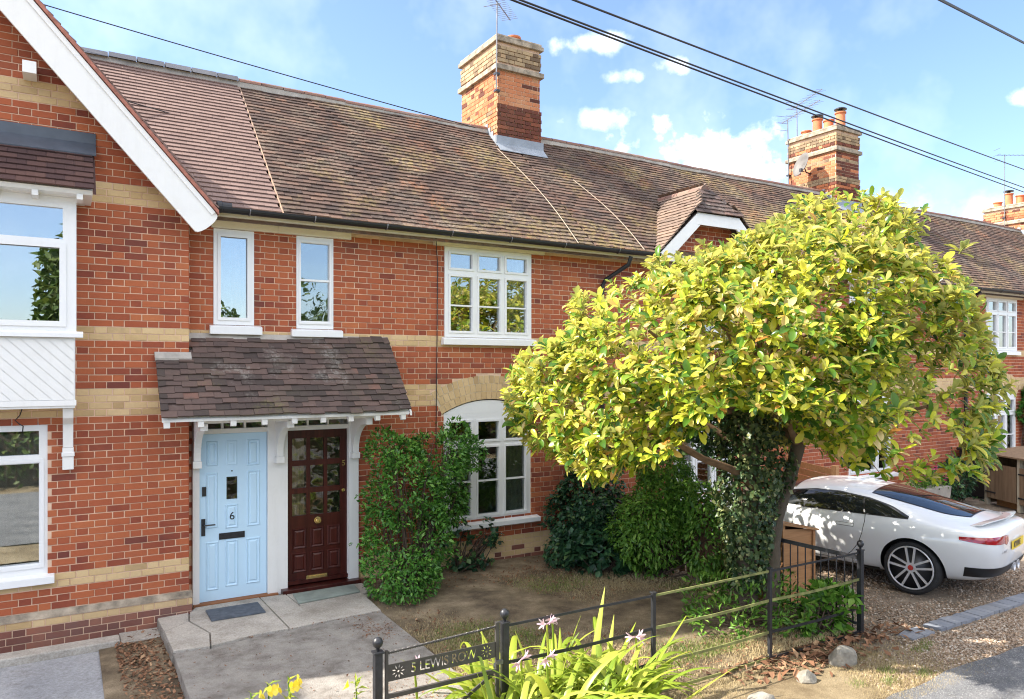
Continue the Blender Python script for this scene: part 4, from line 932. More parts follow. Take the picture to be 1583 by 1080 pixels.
# path: lower rough concrete and a cracked landing of several pieces
def slab(name, poly, z0, z1, mat, parent=None, bev=.008):
    b = MB(); b.extrude(poly[::-1], lambda p, k: (p[0], p[1], z1 if k else z0)); o = b.part(name, mat, parent, bevel=bev); return o
pth = structure(slab('path', [(.90, -4.45), (3.08, -4.45), (3.12, -1.34), (2.6, -1.36), (2.1, -1.42), (1.7, -1.42), (1.25, -1.53), (.91, -1.48)], -.2, -.012, 'concrete'))
pth2 = structure(slab('path_landing', [(.88, -.30), (1.22, -.275), (1.30, -.13), (3.32, -.17), (3.30, -.60), (3.17, -.72), (3.13, -1.32), (.9, -1.46)], -.2, -.014, 'concrete'))
for i, poly in enumerate(([(.885, -.31), (1.205, -.285), (1.165, -.60), (.90, -.80)], [(.902, -.815), (1.165, -.615), (1.30, -1.10), (1.245, -1.50), (.915, -1.455)],
             [(1.225, -.28), (1.30, -.14), (2.02, -.12), (2.05, -1.40), (1.7, -1.40), (1.26, -1.50), (1.315, -1.10), (1.18, -.60)], [(2.035, -.12), (2.33, -.14), (2.36, -.68), (3.16, -.6), (3.12, -1.32), (2.6, -1.345), (2.07, -1.40)], [(2.34, -.17), (3.30, -.17), (3.29, -.59), (2.375, -.67)])):
    slab('slab', poly, -.1, .002 + .002 * (i % 3), 'concrete_smooth', pth2, .004)
for (px, py, n_) in ((2.95, -1.7, 70), (2.75, -2.0, 40), (2.3, -3.6, 90), (2.6, -3.9, 60), (2.7, -1.33, 30), (1.9, -1.43, 24)):
    pass
ls = structure(slab('left_slab', [(-9, -4.3), (.43, -4.3), (.47, -.62), (-9, -.62)], -.3, -.15, 'slab_blue'))
kb = structure(slab('kerb', [(-9, -.61), (.50, -.61), (.50, -.40), (-9, -.40)], -.3, -.075, 'concrete_smooth', None, .015))
sf = structure(slab('foot_slab', [(.505, -.62), (.885, -.62), (.885, -.30), (.505, -.285)], -.3, -.10, 'concrete_smooth'))
mt = MB(); mt.box(1.375, 1.955, -.765, -.365, .012, .022)
for i in range(19): mt.box(1.38, 1.95, -.755 + i * .0205, -.743 + i * .0205, .0221, .030)
tag(mt.part('door_mat', m_plain('rubber_mat', (.1, .115, .14), .7, .3, 15)), 'grey ribbed rubber mat in front of the blue door', 'door mat')
tag(slab('stone_slab', [(2.39, -.255), (3.17, -.24), (3.14, -.565), (2.36, -.645)], .006, .03, m_plain('green_slate', (.24, .275, .245), .8, .2, 6, bump=.3)), 'thin greenish slab laid before the dark wooden door', 'slab')
# block edging between drive and verge
ed = MB(); ed.box(7.72, 26, -4.90, -4.62, -.25, -.118); edo = structure(ed.part('edging_bed', 'gravelbed'))
pm = MB(); pm.box(-.049, .049, -.1, .1, -.04, .04); pme = pm.mesh('paver', m_pieces('blue_paver', [(0, (.22, .24, .28)), (1, (.33, .345, .38))], stain=(.4, .38, .36), stain_amt=.4)); i = 0; x = 7.8
while x < 15:
    if not (8.17 < x < 8.3 or 7.95 < x < 7.99): place('paver', pme, (x, -4.76 + rnd.uniform(-.008, .008), -.135 + rnd.uniform(-.004, .006) + (.01 if x > 8.3 else 0)), edo, (rnd.uniform(-.02, .02), rnd.uniform(-.02, .02), rnd.uniform(-.05, .05)))
    x += .104
# gravel stones, dead leaves, dry grass
def scatter(name, n, region, size, mats, shape='stone', z=-.12, dens=None, zfun=None, flat=.6):
    P = []
    while len(P) < n:
        q = rng.uniform(size=(n * 2, 2)); x = region[0] + q[:, 0] * (region[1] - region[0]); y = region[2] + q[:, 1] * (region[3] - region[2])
        k = np.ones(len(x), bool) if dens is None else (rng.uniform(size=len(x)) < dens(x, y)); P += list(np.stack([x[k], y[k]], -1))
    P = np.array(P[:n]); s = rng.uniform(size[0], size[1], n); N = n
    if shape == 'stone':
        T = np.array([(1, 0, 0), (-1, 0, 0), (0, 1, 0), (0, -1, 0), (0, 0, 1), (0, 0, -1)], float); F = np.array([(0, 2, 4), (2, 1, 4), (1, 3, 4), (3, 0, 4), (2, 0, 5), (1, 2, 5), (3, 1, 5), (0, 3, 5)])
        V = T[None] * rng.uniform(.6, 1.1, (N, 1, 3)) * np.array([1, .8, flat]) + rng.normal(0, .12, (N, 6, 3))
    else:
        T = np.array([(-.5, 0, 0), (0, -.28, .02), (.5, 0, .05), (0, .28, .02)], float); F = np.array([(0, 1, 2), (0, 2, 3)]); V = T[None] + rng.normal(0, .09, (N, 4, 3)); 
        tl = rng.uniform(-.6, .6, N); V[:, :, 2] += V[:, :, 0] * tl[:, None] + .25 * np.abs(V[:, :, 1])
    a = rng.uniform(0, 6.28, N); c, sn = np.cos(a)[:, None], np.sin(a)[:, None]
    X = V[:, :, 0] * c - V[:, :, 1] * sn; Y = V[:, :, 0] * sn + V[:, :, 1] * c
    zz = np.full(N, z) if zfun is None else zfun(P[:, 0], P[:, 1])
    Vf = np.stack([P[:, 0, None] + X * s[:, None], P[:, 1, None] + Y * s[:, None], zz[:, None] + (V[:, :, 2] - V[:, :, 2].min(1, keepdims=True) * (.9 if shape != 'stone' else .55)) * s[:, None]], -1)
    Ff = (F[None] + np.arange(N)[:, None, None] * len(T)).reshape(-1, 3)
    return np_mesh(name, Vf, Ff, mats)
M['pebble'] = m_pieces('pebble', [(0, (.14, .09, .06)), (.25, (.3, .21, .14)), (.5, (.42, .31, .22)), (.75, (.5, .42, .34)), (.92, (.62, .56, .48)), (1, (.3, .26, .24))], stain=(.2, .15, .1), stain_amt=.2, bump=.1)
M['deadleaf'] = m_pieces('dead_leaf', [(0, (.1, .05, .03)), (.4, (.22, .11, .06)), (.75, (.34, .19, .11)), (1, (.48, .33, .19))], stain_amt=.1, bump=.1)
M['straw'] = m_pieces('dry_grass', [(0, (.32, .25, .13)), (.5, (.46, .37, .2)), (.85, (.56, .47, .28)), (1, (.22, .24, .07))], stain_amt=.1, bump=.0)
def ow(o, label, cat): o['label'] = label; o['category'] = cat; return stuff(o)
ow(link_mesh('gravel', scatter('gravel', 42000, (7.45, 14.5, -5.75, -.4), (.009, .022), [M['pebble']], dens=lambda x, y: np.clip(1.5 - (x - 7.5) * .14, .25, 1) * np.where(y < -5.45, .35, 1) * np.where((y < -4.62) & (y > -4.9) & (x > 8.3), .12, 1))), 'loose brown pea gravel covering the drive under the car', 'gravel')
ow(link_mesh('gravel', scatter('gravel', 9000, (5.0, 10, -5.7, -4.9), (.007, .016), [M['pebble']], dens=lambda x, y: np.clip((x - 5.9) / 1.6, .08, 1))), 'thin scatter of gravel between block edging and road', 'gravel')
ow(link_mesh('fallen_leaves', scatter('fallen_leaves', 520, (5.2, 8.2, -5.1, -4.2), (.05, .11), [M['deadleaf']], 'leaf', -.10, dens=lambda x, y: np.exp(-((y + 4.6) / .22) ** 2) * np.exp(-((x - 6.6) / 1.0) ** 2))), 'reddish brown fallen leaves along the foot of the railing', 'leaves')
ow(link_mesh('fallen_leaves', scatter('fallen_leaves', 1500, (.45, .95, -3.6, -.35), (.02, .06), [M['deadleaf']], 'leaf', -.115, dens=lambda x, y: .4 + .6 * np.exp(-((y + 1.0) / .7) ** 2))), 'drift of dry brown leaf litter in the gap beside the concrete path', 'leaves')
ow(link_mesh('fallen_leaves', scatter('fallen_leaves', 7000, (3.2, 7.3, -4.4, -.1), (.012, .045), [M['deadleaf']], 'leaf', -.04, dens=lambda x, y: np.exp(-((y + .5) / .5) ** 2) + .3)), 'scattered dead leaves on the shaded soil below the front window', 'leaves')
ow(link_mesh('path_litter', scatter('path_litter', 1800, (.95, 3.1, -4.4, -1.25), (.008, .03), [M['deadleaf']], 'leaf', -.008, dens=lambda x, y: np.exp(-(((x - 2.85) / .18) ** 2 + ((y + 1.85) / .3) ** 2)) + np.exp(-(((x - 2.4) / .4) ** 2 + ((y + 3.7) / .35) ** 2)) + .6 * np.exp(-((y + 1.38 + (x - 2.2) * -.06) / .035) ** 2) + .03)), 'brown moss and leaf litter lying on the concrete path', 'litter')
def blades(name, n, region, h, z, mats, dens=None, lean=.6):
    P = []
    while len(P) < n:
        q = rng.uniform(size=(n * 2, 2)); x = region[0] + q[:, 0] * (region[1] - region[0]); y = region[2] + q[:, 1] * (region[3] - region[2]); k = np.ones(len(x), bool) if dens is None else rng.uniform(size=len(x)) < dens(x, y); P += list(np.stack([x[k], y[k]], -1))
    P = np.array(P[:n]); a = rng.uniform(0, 6.28, n); hh = rng.uniform(h[0], h[1], n); ln = rng.uniform(.1, lean, n) * hh; w = .0035; b = rng.uniform(0, 6.28, n)
    base = np.stack([P[:, 0], P[:, 1], np.full(n, z)], -1); sd = np.stack([np.cos(b) * w, np.sin(b) * w, np.zeros(n)], -1); tip = base + np.stack([np.cos(a) * ln, np.sin(a) * ln, hh], -1)
    V = np.stack([base - sd, base + sd, tip], 1); return np_mesh(name, V, np.arange(3 * n).reshape(n, 3), mats)
ow(link_mesh('grass', blades('grass', 75000, (3.15, 7.2, -4.45, -.6), (.015, .04), -.055, [M['straw']], lambda x, y: np.clip((-y - .7) / 1.0, .08, 1) * (.55 + .45 * np.sin(x * 3.1 + 1) * np.sin(y * 2.7)))), 'short parched grass on the small front garden', 'grass')
ow(link_mesh('grass', blades('grass', 60000, (3.0, 7.9, -5.7, -4.5), (.015, .05), -.13, [M['straw']], lambda x, y: np.clip((7.9 - x) / 1.5, 0, 1))), 'bleached dry grass on the verge outside the railing', 'grass')
M['greengrass'] = m_leaf('green_grass', [(0, (.1, .17, .03)), (1, (.24, .3, .07))], .3)
for (gx, gy) in ((7.55, -5.05), (7.75, -5.0), (6.75, -5.2), (6.55, -5.35), (6.2, -5.25), (7.0, -5.42)):
    o = link_mesh('grass_tuft', blades('grass_tuft', 90, (gx - .1, gx + .1, gy - .06, gy + .06), (.03, .08), -.13, [M['greengrass']], lean=1.0)); ow(o, 'small green grass tuft on the gravelly road verge', 'grass'); o['group'] = 'green tufts on the verge'

# ------------------------------------------------------------------ railing, gate, rocks
FY = -4.45
RL = thing('iron_railing', 'low black iron railing with ball-topped posts and algae-green rails along the garden', 'railing', (5.2, FY, -.12))
posts = [(2.937, .80), (4.464, .795), (5.983, .80), (7.439, .80)]
for x, zt in posts:
    big = x in (2.937, 7.439); w = .026 if big else .017; q = MB(); q.box(x - w, x + w, FY - w, FY + w, -.3, zt)
    q.box(x - w - .008, x + w + .008, FY - w - .008, FY + w + .008, zt, zt + .012); po = q.part('post', 'iron', RL, bevel=.003)
    if big:
        b = MB(); b.lathe([(.012, 0), (.012, .02), (.026, .03), (.036, .05), (.037, .066), (.03, .085), (.015, .098), (.0, .1)], (x, FY, zt + .012), 14); o = b.part('ball_finial', 'iron', po); auto_smooth(o, 60)
for a, b in zip(posts, posts[1:]):
    for j, zf in enumerate((.975, .66, .32, .04)):
        za, zb = -.12 + (a[1] + .12) * zf, -.12 + (b[1] + .12) * zf; L_ = b[0] - a[0]
        pts = [Vector((a[0] + .018 + (L_ - .036) * t, FY, za + (zb - za) * t - .012 * math.sin(math.pi * t) * (j > 0))) for t in np.linspace(0, 1, 5)]
        q = MB(); 
        for p0, p1 in zip(pts, pts[1:]): q.bar(p0, p1, .01, .026 if j else .02)
        green = (a[0] == 4.464) or (a[0] == 5.983 and j == 1)
        q.part('rail', 'irongreen' if green and rnd.random() < .95 else 'iron', RL)
RS = thing('side_railing', 'short iron railing of plain vertical bars running from corner post towards the wooden box', 'railing', (7.3, -4.0, -.12))
ra0 = Vector((7.42, FY + .03, .72)); ra1 = Vector((7.10, -3.55, .80))
q = MB(); q.bar(ra0, ra1, .012, .045); q.part('top_rail', 'iron', RS); lo0 = Vector((7.42, FY + .03, .0)); lo1 = Vector((7.10, -3.55, .10)); q = MB(); q.bar(lo0, lo1, .012, .03); q.part('bottom_rail', 'iron', RS)
for i in range(11):
    t = (i + .5) / 11; q = MB(); a, b = lo0.lerp(lo1, t), ra0.lerp(ra1, t); q.tube([a - Vector((0, 0, .06)), b], .0075, 6); q.part('bar', 'iron', RS)
en_ = MB(); en_.box(7.08, 7.12, -3.56, -3.52, -.2, .82); en_.part('end_post', 'iron', RS)
GT = thing('garden_gate', 'dark metal garden gate with cut-out name plate reading 5 LEWIS ROW', 'gate', (2.43, FY, -.12))
GP_ = thing('gate_post', 'square dark metal gate post with ball top at the hinge side of the gate', 'gate post', (1.90, FY, -.12))
q = MB(); q.box(1.868, 1.924, FY - .028, FY + .028, -.3, .77); q.box(1.858, 1.934, FY - .038, FY + .038, .77, .784); q.part('post', 'iron', GP_, bevel=.003)
b = MB(); b.lathe([(.014, 0), (.014, .02), (.03, .035), (.038, .055), (.037, .07), (.028, .09), (.0, .102)], (1.896, FY, .784), 14); o = b.part('ball_finial', 'iron', GP_); auto_smooth(o, 60)
gx0, gx1 = 1.952, 2.885; dark = m_plain('brown_black_paint', (.055, .05, .046), .45, .3, 10, bump=.2)
q = MB(); q.box(gx0, gx0 + .02, FY - .012, FY + .012, -.05, .775); q.box(gx1 - .03, gx1, FY - .012, FY + .012, -.05, .82); q.box(gx0 + .02, gx1 - .03, FY - .011, FY + .011, .43, .46); q.box(gx0 + .02, gx1 - .03, FY - .011, FY + .011, -.05, -.02)
q.bar((gx0 + .03, FY, -.03), (gx1 - .05, FY, .425), .012, .026); q.part('frame', dark, GT)
q = MB(); n = 60; a = Vector((gx0 + .02, FY, .755)); b = Vector((gx1 - .03, FY, .785))
for sft in (0, math.pi): q.tube([a.lerp(b, t) + Vector((0, .006 * math.cos(t * 150 + sft), .006 * math.sin(t * 150 + sft))) for t in np.linspace(0, 1, 180)], .0055, 5)
q.part('twisted_top_bar', dark, GT)
q = MB(); q.box(2.855, 2.905, FY - .035, FY - .013, .5, .53); q.tube([(2.83, FY - .03, .515), (2.81, FY - .06, .5)], .008, 6); q.part('latch', 'steel', GT)
def sign_plate():
    zc = .61; h = .12; me = MB().box(gx0 + .021, gx1 - .031, FY - .004, FY + .004, zc - h / 2, zc + h / 2).mesh('name_plate', dark); po = bpy.data.objects.new('p', me); COL.objects.link(po)
    cuts = []
    t1 = text_mesh('5 LEWIS ROW', .1, .03, .0015); co = np.empty(len(t1.vertices) * 3, 'f'); t1.vertices.foreach_get('co', co); co = co.reshape(-1, 3); co[:, 0] *= .86; t1.vertices.foreach_set('co', co.ravel())
    t1.transform(Matrix.Translation(((gx0 + gx1) / 2, FY, zc)) @ FRONT); cuts.append(t1)
    st = MB()
    for cx in (gx0 + .10, gx1 - .11):
        for k in range(9):
            a = k * 2 * math.pi / 9; d = Vector((math.cos(a), 0, math.sin(a))); e = Vector((-d.z, 0, d.x)); c = Vector((cx, FY, zc)); pts = [c + d * .018, c + d * .034 + e * .006, c + d * .055, c + d * .034 - e * .006]
            st.extrude([(p.x, p.z) for p in pts], lambda p, k: (p[0], FY + (.03 if k else -.03), p[1]))
        st.extrude([(cx + .009 * math.cos(t), zc + .009 * math.sin(t)) for t in np.linspace(0, 6.283, 9)[:-1]], lambda p, k: (p[0], FY + (.03 if k else -.03), p[1]))
    cuts.append(st.mesh('st', dark))
    tmp = []
    for c in cuts:
        bm = bmesh.new(); bm.from_mesh(c); bmesh.ops.remove_doubles(bm, verts=bm.verts, dist=1e-5); bmesh.ops.recalc_face_normals(bm, faces=bm.faces); bm.to_mesh(c); bm.free()
        o = bpy.data.objects.new('c', c); COL.objects.link(o); m = po.modifiers.new('b', 'BOOLEAN'); m.operation = 'DIFFERENCE'; m.object = o; m.solver = 'EXACT'; m.use_self = True; tmp.append(o)
    dg = bpy.context.evaluated_depsgraph_get(); res = bpy.data.meshes.new_from_object(po.evaluated_get(dg))
    for o in tmp + [po]: bpy.data.objects.remove(o)
    return link_mesh('name_plate', res, GT)
sign_plate()
def rock(x, y, sx, sy, sz, seed, label):
    bm = bmesh.new(); bmesh.ops.create_icosphere(bm, subdivisions=3, radius=1); r = np.random.default_rng(seed); ph = r.uniform(0, 6, (6, 3)); dirs = r.normal(size=(7, 3)); dirs /= np.linalg.norm(dirs, axis=1)[:, None]; offs = r.uniform(.62, .85, 7)
    for v in bm.verts:
        p = np.array(v.co)
        for d, o_ in zip(dirs, offs):
            e = p.dot(d) - o_
            if e > 0: p = p - d * e
        p = p * (1 + .05 * math.sin(5 * p[0] + ph[0, 0]) * math.sin(4 * p[1] + ph[1, 1])); v.co = (x + p[0] * sx, y + p[1] * sy, -.13 + (p[2] + .55) * sz)
    me = bpy.data.meshes.new('rock'); bm.to_mesh(me); bm.free(); me.materials.append(M['stonegrey']); tag(link_mesh('rock', me), label, 'rock')
M['stonegrey'] = m_plain('pale_rock', (.27, .25, .21), .95, .35, 9, bump=.8, bscale=30)
rock(6.55, -4.85, .19, .12, .12, 1, 'largest pale grey boulder at the railing corner'); rock(5.85, -4.98, .10, .085, .10, 2, 'small upright grey stone in the verge between railing and road'); rock(5.15, -5.05, .15, .09, .08, 3, 'low flat pale stone half sunk in the dry verge')

ow(link_mesh('soil_clods', scatter('soil_clods', 9000, (3.2, 7.2, -4.45, -.15), (.006, .02), [M['soil']], z=-.05, dens=lambda x, y: .4 + .6 * (np.sin(x * 2.3) * np.sin(y * 3.1) > -.2) - .5 * (y < -3.7), zfun=lambda x, y: -.05 + np.clip((-y - 3.7) * -.12, -.13, 0))), 'small clods and stones on the bare soil of the front garden', 'soil')
ow(link_mesh('weeds', blades('weeds', 9000, (3.2, 7.0, -4.2, -.8), (.02, .055), -.055, [M['greengrass']], lambda x, y: np.clip(np.sin(x * 1.9 + .5) * np.sin(y * 2.2 + 1) * 1.6 - .35, 0, 1) * np.clip((-y - .8), 0, 1), lean=1.2)), 'thin patches of green weeds in the parched front garden', 'weeds')
# ------------------------------------------------------------------ vegetation
M['leaf_tree'] = m_leaf('large_yellow_green_leaf', [(0, (.045, .12, .018)), (.25, (.12, .25, .028)), (.45, (.34, .46, .04)), (.68, (.62, .62, .055)), (.86, (.74, .68, .1)), (.94, (.76, .62, .32)), (.985, (.68, .46, .1)), (1, (.5, .22, .05))], .46, .27, under=(.55, .5, .22))
M['leaf_laurel'] = m_leaf('glossy_green_leaf', [(0, (.03, .1, .02)), (.5, (.075, .22, .03)), (.85, (.14, .33, .05)), (1, (.22, .4, .08))], .3, .3)
M['leaf_ivy'] = m_leaf('dark_ivy_leaf', [(0, (.016, .05, .025)), (.6, (.035, .1, .045)), (.92, (.075, .165, .06)), (1, (.16, .24, .08))], .2, .35)
M['leaf_ivyvar'] = m_leaf('grey_green_ivy_leaf', [(0, (.02, .05, .02)), (.5, (.06, .11, .04)), (.8, (.12, .17, .06)), (.93, (.3, .33, .14)), (1, (.42, .42, .2))], .25, .4)
M['leaf_mid'] = m_leaf('bright_green_leaf', [(0, (.05, .14, .018)), (.5, (.12, .27, .035)), (.85, (.2, .38, .055)), (1, (.3, .45, .1))], .35, .4)
M['leaf_lily'] = m_leaf('lily_strap_leaf', [(0, (.2, .3, .035)), (.6, (.34, .42, .05)), (1, (.48, .5, .09))], .4, .35)
M['leaf_far'] = m_leaf('far_tree_leaf', [(0, (.03, .06, .015)), (.6, (.07, .12, .025)), (1, (.14, .18, .045))], .3, .5)
M['bark'] = m_pieces('grey_bark', [(0, (.13, .1, .075)), (1, (.19, .155, .12))], stain=(.05, .06, .03), stain_amt=.5, sscale=6, bump=1.0, bscale=45)
M['twig'] = m_plain('twig_bark', (.085, .06, .042), .9, .3, 9)
M['bark_brown'] = m_plain('brown_branch', (.2, .125, .075), .9, .3, 12, bump=.5, bscale=50)
BIG_T = [(0, .10), (.22, .55), (.5, .95), (.75, 1.0), (.92, .6), (1.0, .06)]
SM_T = [(0, .15), (.45, 1.0), (1.0, .05)]
def leaf_template(T, fold=.22, curl=.25):
    V = []; F = []
    for i, (t, w) in enumerate(T):
        z = -curl * t * t
        V += [(t, -w / 2, z + fold * w / 2), (t, 0, z), (t, w / 2, z + fold * w / 2)]
        if i: b = (i - 1) * 3; F += [(b, b + 3, b + 4, b + 1), (b + 1, b + 4, b + 5, b + 2)]
    return np.array(V), np.array(F)
def unit(a): return a / np.maximum(np.linalg.norm(a, axis=-1, keepdims=True), 1e-9)
def leaf_frames(D, up):
    D = unit(D); S = unit(np.cross(up, D)); Nn = np.cross(D, S); return D, S, Nn
def leaves_mesh(name, P, D, up, L, Wd, T, mat, fold=.22, curl=.25):
    V, F = leaf_template(T, fold, curl); D, S, Nn = leaf_frames(D, up); N = len(P)
    cv = rng.uniform(.3, 1.5, N)
    X = P[:, None] + V[None, :, 0, None] * (L[:, None, None] * D[:, None]) + V[None, :, 1, None] * (Wd[:, None, None] * S[:, None]) + (V[None, :, 2] * cv[:, None])[..., None] * (L[:, None, None] * Nn[:, None])
    return np_mesh(name, X, (F[None] + np.arange(N)[:, None, None] * len(V)).reshape(-1, 4), [M[mat]], smooth=True)
def noise3(P, seed, f=1.0):
    r = np.random.default_rng(seed); o = np.zeros(len(P))
    for k in range(6):
        d = r.normal(size=3); d /= np.linalg.norm(d); fr = f * r.uniform(.7, 2.6); o += np.sin(P @ d * fr + r.uniform(0, 6.28)) / 6
    return o
RT = np.array([math.cos(YAW), -math.sin(YAW), 0]); FW = np.array([math.sin(YAW), math.cos(YAW), 0])

def big_tree():
    base = np.array([6.98, -3.62, 0.0])
    tr = thing('broadleaf_tree', 'spreading garden tree with dense yellow-green leaves and forked trunk inside the railing', 'tree', (6.98, -3.62, -.06))
    A = np.array([-3.0, -2.85, -2.4, -2.0, -1.6, -1.0, -.3, .3, .75, 1.1, 1.4, 1.7, 1.92, 2.1]); ZT = np.array([2.5, 2.9, 3.45, 3.7, 3.95, 4.2, 4.35, 4.58, 4.85, 4.75, 4.55, 4.2, 3.7, 2.9])
    AB = np.array([-3.0, -2.75, -2.4, -1.9, -1.4, -.9, -.4, .1, .5, .9, 1.4, 1.8, 2.05, 2.25]); ZB = np.array([2.4, 1.85, 1.6, 1.6, 1.95, 2.25, 2.2, 1.8, 1.55, 1.55, 1.6, 1.75, 2.0, 2.5])
    zc = 2.75; n = 4000; R_ = []
    while len(R_) < n:
        a = rng.uniform(-3, 2.12, 4000); b = rng.uniform(-2.3, 2.3, 4000); z = rng.uniform(1.2, 4.9, 4000)
        Bm = 2.25 * np.sqrt(np.clip(1 - ((a + .35) / 2.68) ** 2, 0, 1)); e = np.clip(1 - (b / np.maximum(Bm, .05)) ** 2, 0, 1) ** .5
        zt = zc + (np.interp(a, A, ZT) - zc) * e; zb = np.interp(a, AB, ZB); zb = zb + (1 - e) * .35 + (e ** 3) * .25 * (a > -1.4)
        ok = (np.abs(b) < Bm) & (z < zt) & (z > zb)
        dep = np.minimum((zt - z), np.minimum((Bm - np.abs(b)) * 1.0, (2.62 - np.abs(a + .35)) * 1.3))
        pr = np.where(dep < .28, 1.0, np.where(dep < .7, .36, .12)); pr = np.maximum(pr, np.where(z - zb < .35, .5, 0))
        P = base + a[:, None] * RT + b[:, None] * FW; P[:, 2] = z
        cl = noise3(P, 5, 2.4); pr = pr * np.clip(.76 + 2.5 * cl, .08, 1.2)
        k = ok & (rng.uniform(size=4000) < pr); R_ += list(zip(P[k], dep[k]))
    R_ = R_[:n]; P = np.array([p for p, _ in R_]); C = base + np.array([0, 0, 2.55]); out = unit(P - C)
    bump_ = noise3(P, 9, 3.2); P = P + out * (bump_ * .22)[:, None]
    ax = unit(out * np.array([1, 1, .6]) + np.array([0, 0, .75]) + rng.normal(0, .3, (n, 3)))
    LP = []; LD = []; LL = []; LU = []
    for i in range(n):
        k = int(rng.integers(7, 11)); t = rng.uniform(0, 6.28); e1 = np.cross(ax[i], [.3, .5, .8]); e1 /= np.linalg.norm(e1); e2 = np.cross(ax[i], e1); s_ = rng.uniform(.8, 1.2)
        for j in range(k):
            th = t + j * 2.4; tilt = rng.uniform(.55, 1.45) if j > 1 else rng.uniform(.1, .5)
            d = ax[i] * math.cos(tilt) + (e1 * math.cos(th) + e2 * math.sin(th)) * math.sin(tilt); d = d + np.array([0, 0, -.18 * tilt])
            LP.append(P[i] - ax[i] * rng.uniform(0, .09)); LD.append(d); LL.append((.05 + .1 * rng.random() ** .8) * s_); LU.append(ax[i] * .8 + np.array([0, 0, .6]) + rng.normal(0, .25, 3))
    LP, LD, LL, LU = map(np.array, (LP, LD, LL, LU)); LW = LL * rng.uniform(.36, .48, len(LL))
    # the leaves that show largest are single parts
    mid = LP + unit(LD) * LL[:, None] * .5; dd = (mid - np.array([0, -CAM_D, CAM_Z])) @ FW; D_, S_, N_ = leaf_frames(LD, LU); view = unit(mid - np.array([0, -CAM_D, CAM_Z]))
    score = LL * LW * np.abs((N_ * view).sum(1)) / dd ** 2; order = np.argsort(-score)[:300]; own = np.zeros(len(LP), bool); own[order] = True
    stuff(link_mesh('crown', leaves_mesh('crown', LP[~own], LD[~own], LU[~own], LL[~own], LW[~own], BIG_T, 'leaf_tree'), tr))
    V, F = leaf_template(BIG_T); lm = []
    for w in (.38, .42, .46):
        X = V * np.array([1, w, 1]); lm.append(np_mesh('leaf', X, F, [M['leaf_tree']], smooth=True))
    for i in order:
        m = Matrix(((D_[i][0], S_[i][0], N_[i][0], 0), (D_[i][1], S_[i][1], N_[i][1], 0), (D_[i][2], S_[i][2], N_[i][2], 0), (0, 0, 0, 1)))
        o = place('leaf', lm[i % 3], Vector(LP[i]), tr, m.to_euler()); o.scale = (float(LL[i]),) * 3
    # trunk: two stems from one foot
    def path(pts, r0, r1, name='trunk', mat='bark', n=14):
        pts = [Vector(p) for p in pts]; sm = []
        for i in range(len(pts) - 1):
            p0, p1, p2, p3 = pts[max(i - 1, 0)], pts[i], pts[i + 1], pts[min(i + 2, len(pts) - 1)]
            for t in np.linspace(0, 1, 5)[:-1]: sm.append(.5 * ((2 * p1) + (p2 - p0) * t + (2 * p0 - 5 * p1 + 4 * p2 - p3) * t * t + (3 * p1 - p0 - 3 * p2 + p3) * t ** 3))
        sm.append(pts[-1]); k = len(sm); rs = [(r0 + (r1 - r0) * (i / (k - 1)) ** .8) * (1 + .06 * math.sin(i * 2.1)) for i in range(k)]
        return sm, rs
    def tw(q): return tuple(base + q[0] * RT + q[1] * FW + np.array([0, 0, q[2]]))
    q = MB(); sm, rs = path([tw((.0, -.05, -.12)), tw((.01, -.04, .3)), tw((.03, 0, .75)), tw((.10, .02, 1.15)), tw((.24, .05, 1.5)), tw((.38, .1, 1.95))], .105, .075); rs[0] *= 1.35; rs[1] *= 1.15; q.tube(sm, rs, 14); o = q.part('trunk', 'bark', tr, smooth=True)
    q = MB(); sm, rs = path([tw((-.26, .05, -.12)), tw((-.25, .05, .5)), tw((-.22, .05, 1.1)), tw((-.18, .08, 1.7)), tw((-.3, .15, 2.3)), tw((-.55, .3, 2.9))], .15, .06); rs[0] *= 1.3; q.tube(sm, rs, 14); q.part('trunk', 'bark', tr, smooth=True)
    # limbs to cluster centres, twigs to each rosette
    K = 46; cen = P[rng.choice(n, K, replace=False)]
    for _ in range(6):
        lab = np.argmin(((P[:, None] - cen[None]) ** 2).sum(-1), 1); cen = np.array([P[lab == j].mean(0) if (lab == j).any() else cen[j] for j in range(K)])
    forks = [np.array(tw((.36, .1, 1.9))), np.array(tw((-.3, .15, 2.3))), np.array(tw((.25, .05, 1.52))), np.array(tw((-.1, .08, 1.75)))]
    q = MB()
    for j in range(K):
        f = min(forks, key=lambda f_: np.linalg.norm(f_ - cen[j])); c = cen[j] + (C - cen[j]) * .22; m1 = f + (c - f) * .4 + np.array([0, 0, .12]) + rng.normal(0, .09, 3); m2 = f + (c - f) * .75 + rng.normal(0, .1, 3)
        sm, rs = path([f, m1, m2, c], .045, .016); q.tube(sm, rs, 7, caps=False)
    q.part('limbs', 'bark_brown', tr, smooth=True)
    q = MB()
    for i in range(0, n, 3):
        c = cen[lab[i]] + (C - cen[lab[i]]) * .22; a, b = c, P[i] - ax[i] * .06; m_ = (a + b) / 2 + rng.normal(0, .05, 3) - np.array([0, 0, .03]); q.tube([a, m_, b] if np.linalg.norm(a - b) < .42 else [b + (a - b) * .15, b + (a - b) * .08, b], [.005, .004, .003], 3, caps=False)
    stuff(q.part('twigs', 'bark_brown', tr))
    q = MB(); sm, rs = path([tw((-.1, .0, 1.35)), tw((-.45, -.15, 1.62)), tw((-.85, -.3, 1.78)), tw((-1.2, -.4, 1.98)), tw((-1.6, -.5, 2.15))], .055, .028); q.tube(sm, rs, 9); q.part('limb', 'bark_brown', tr, smooth=True)
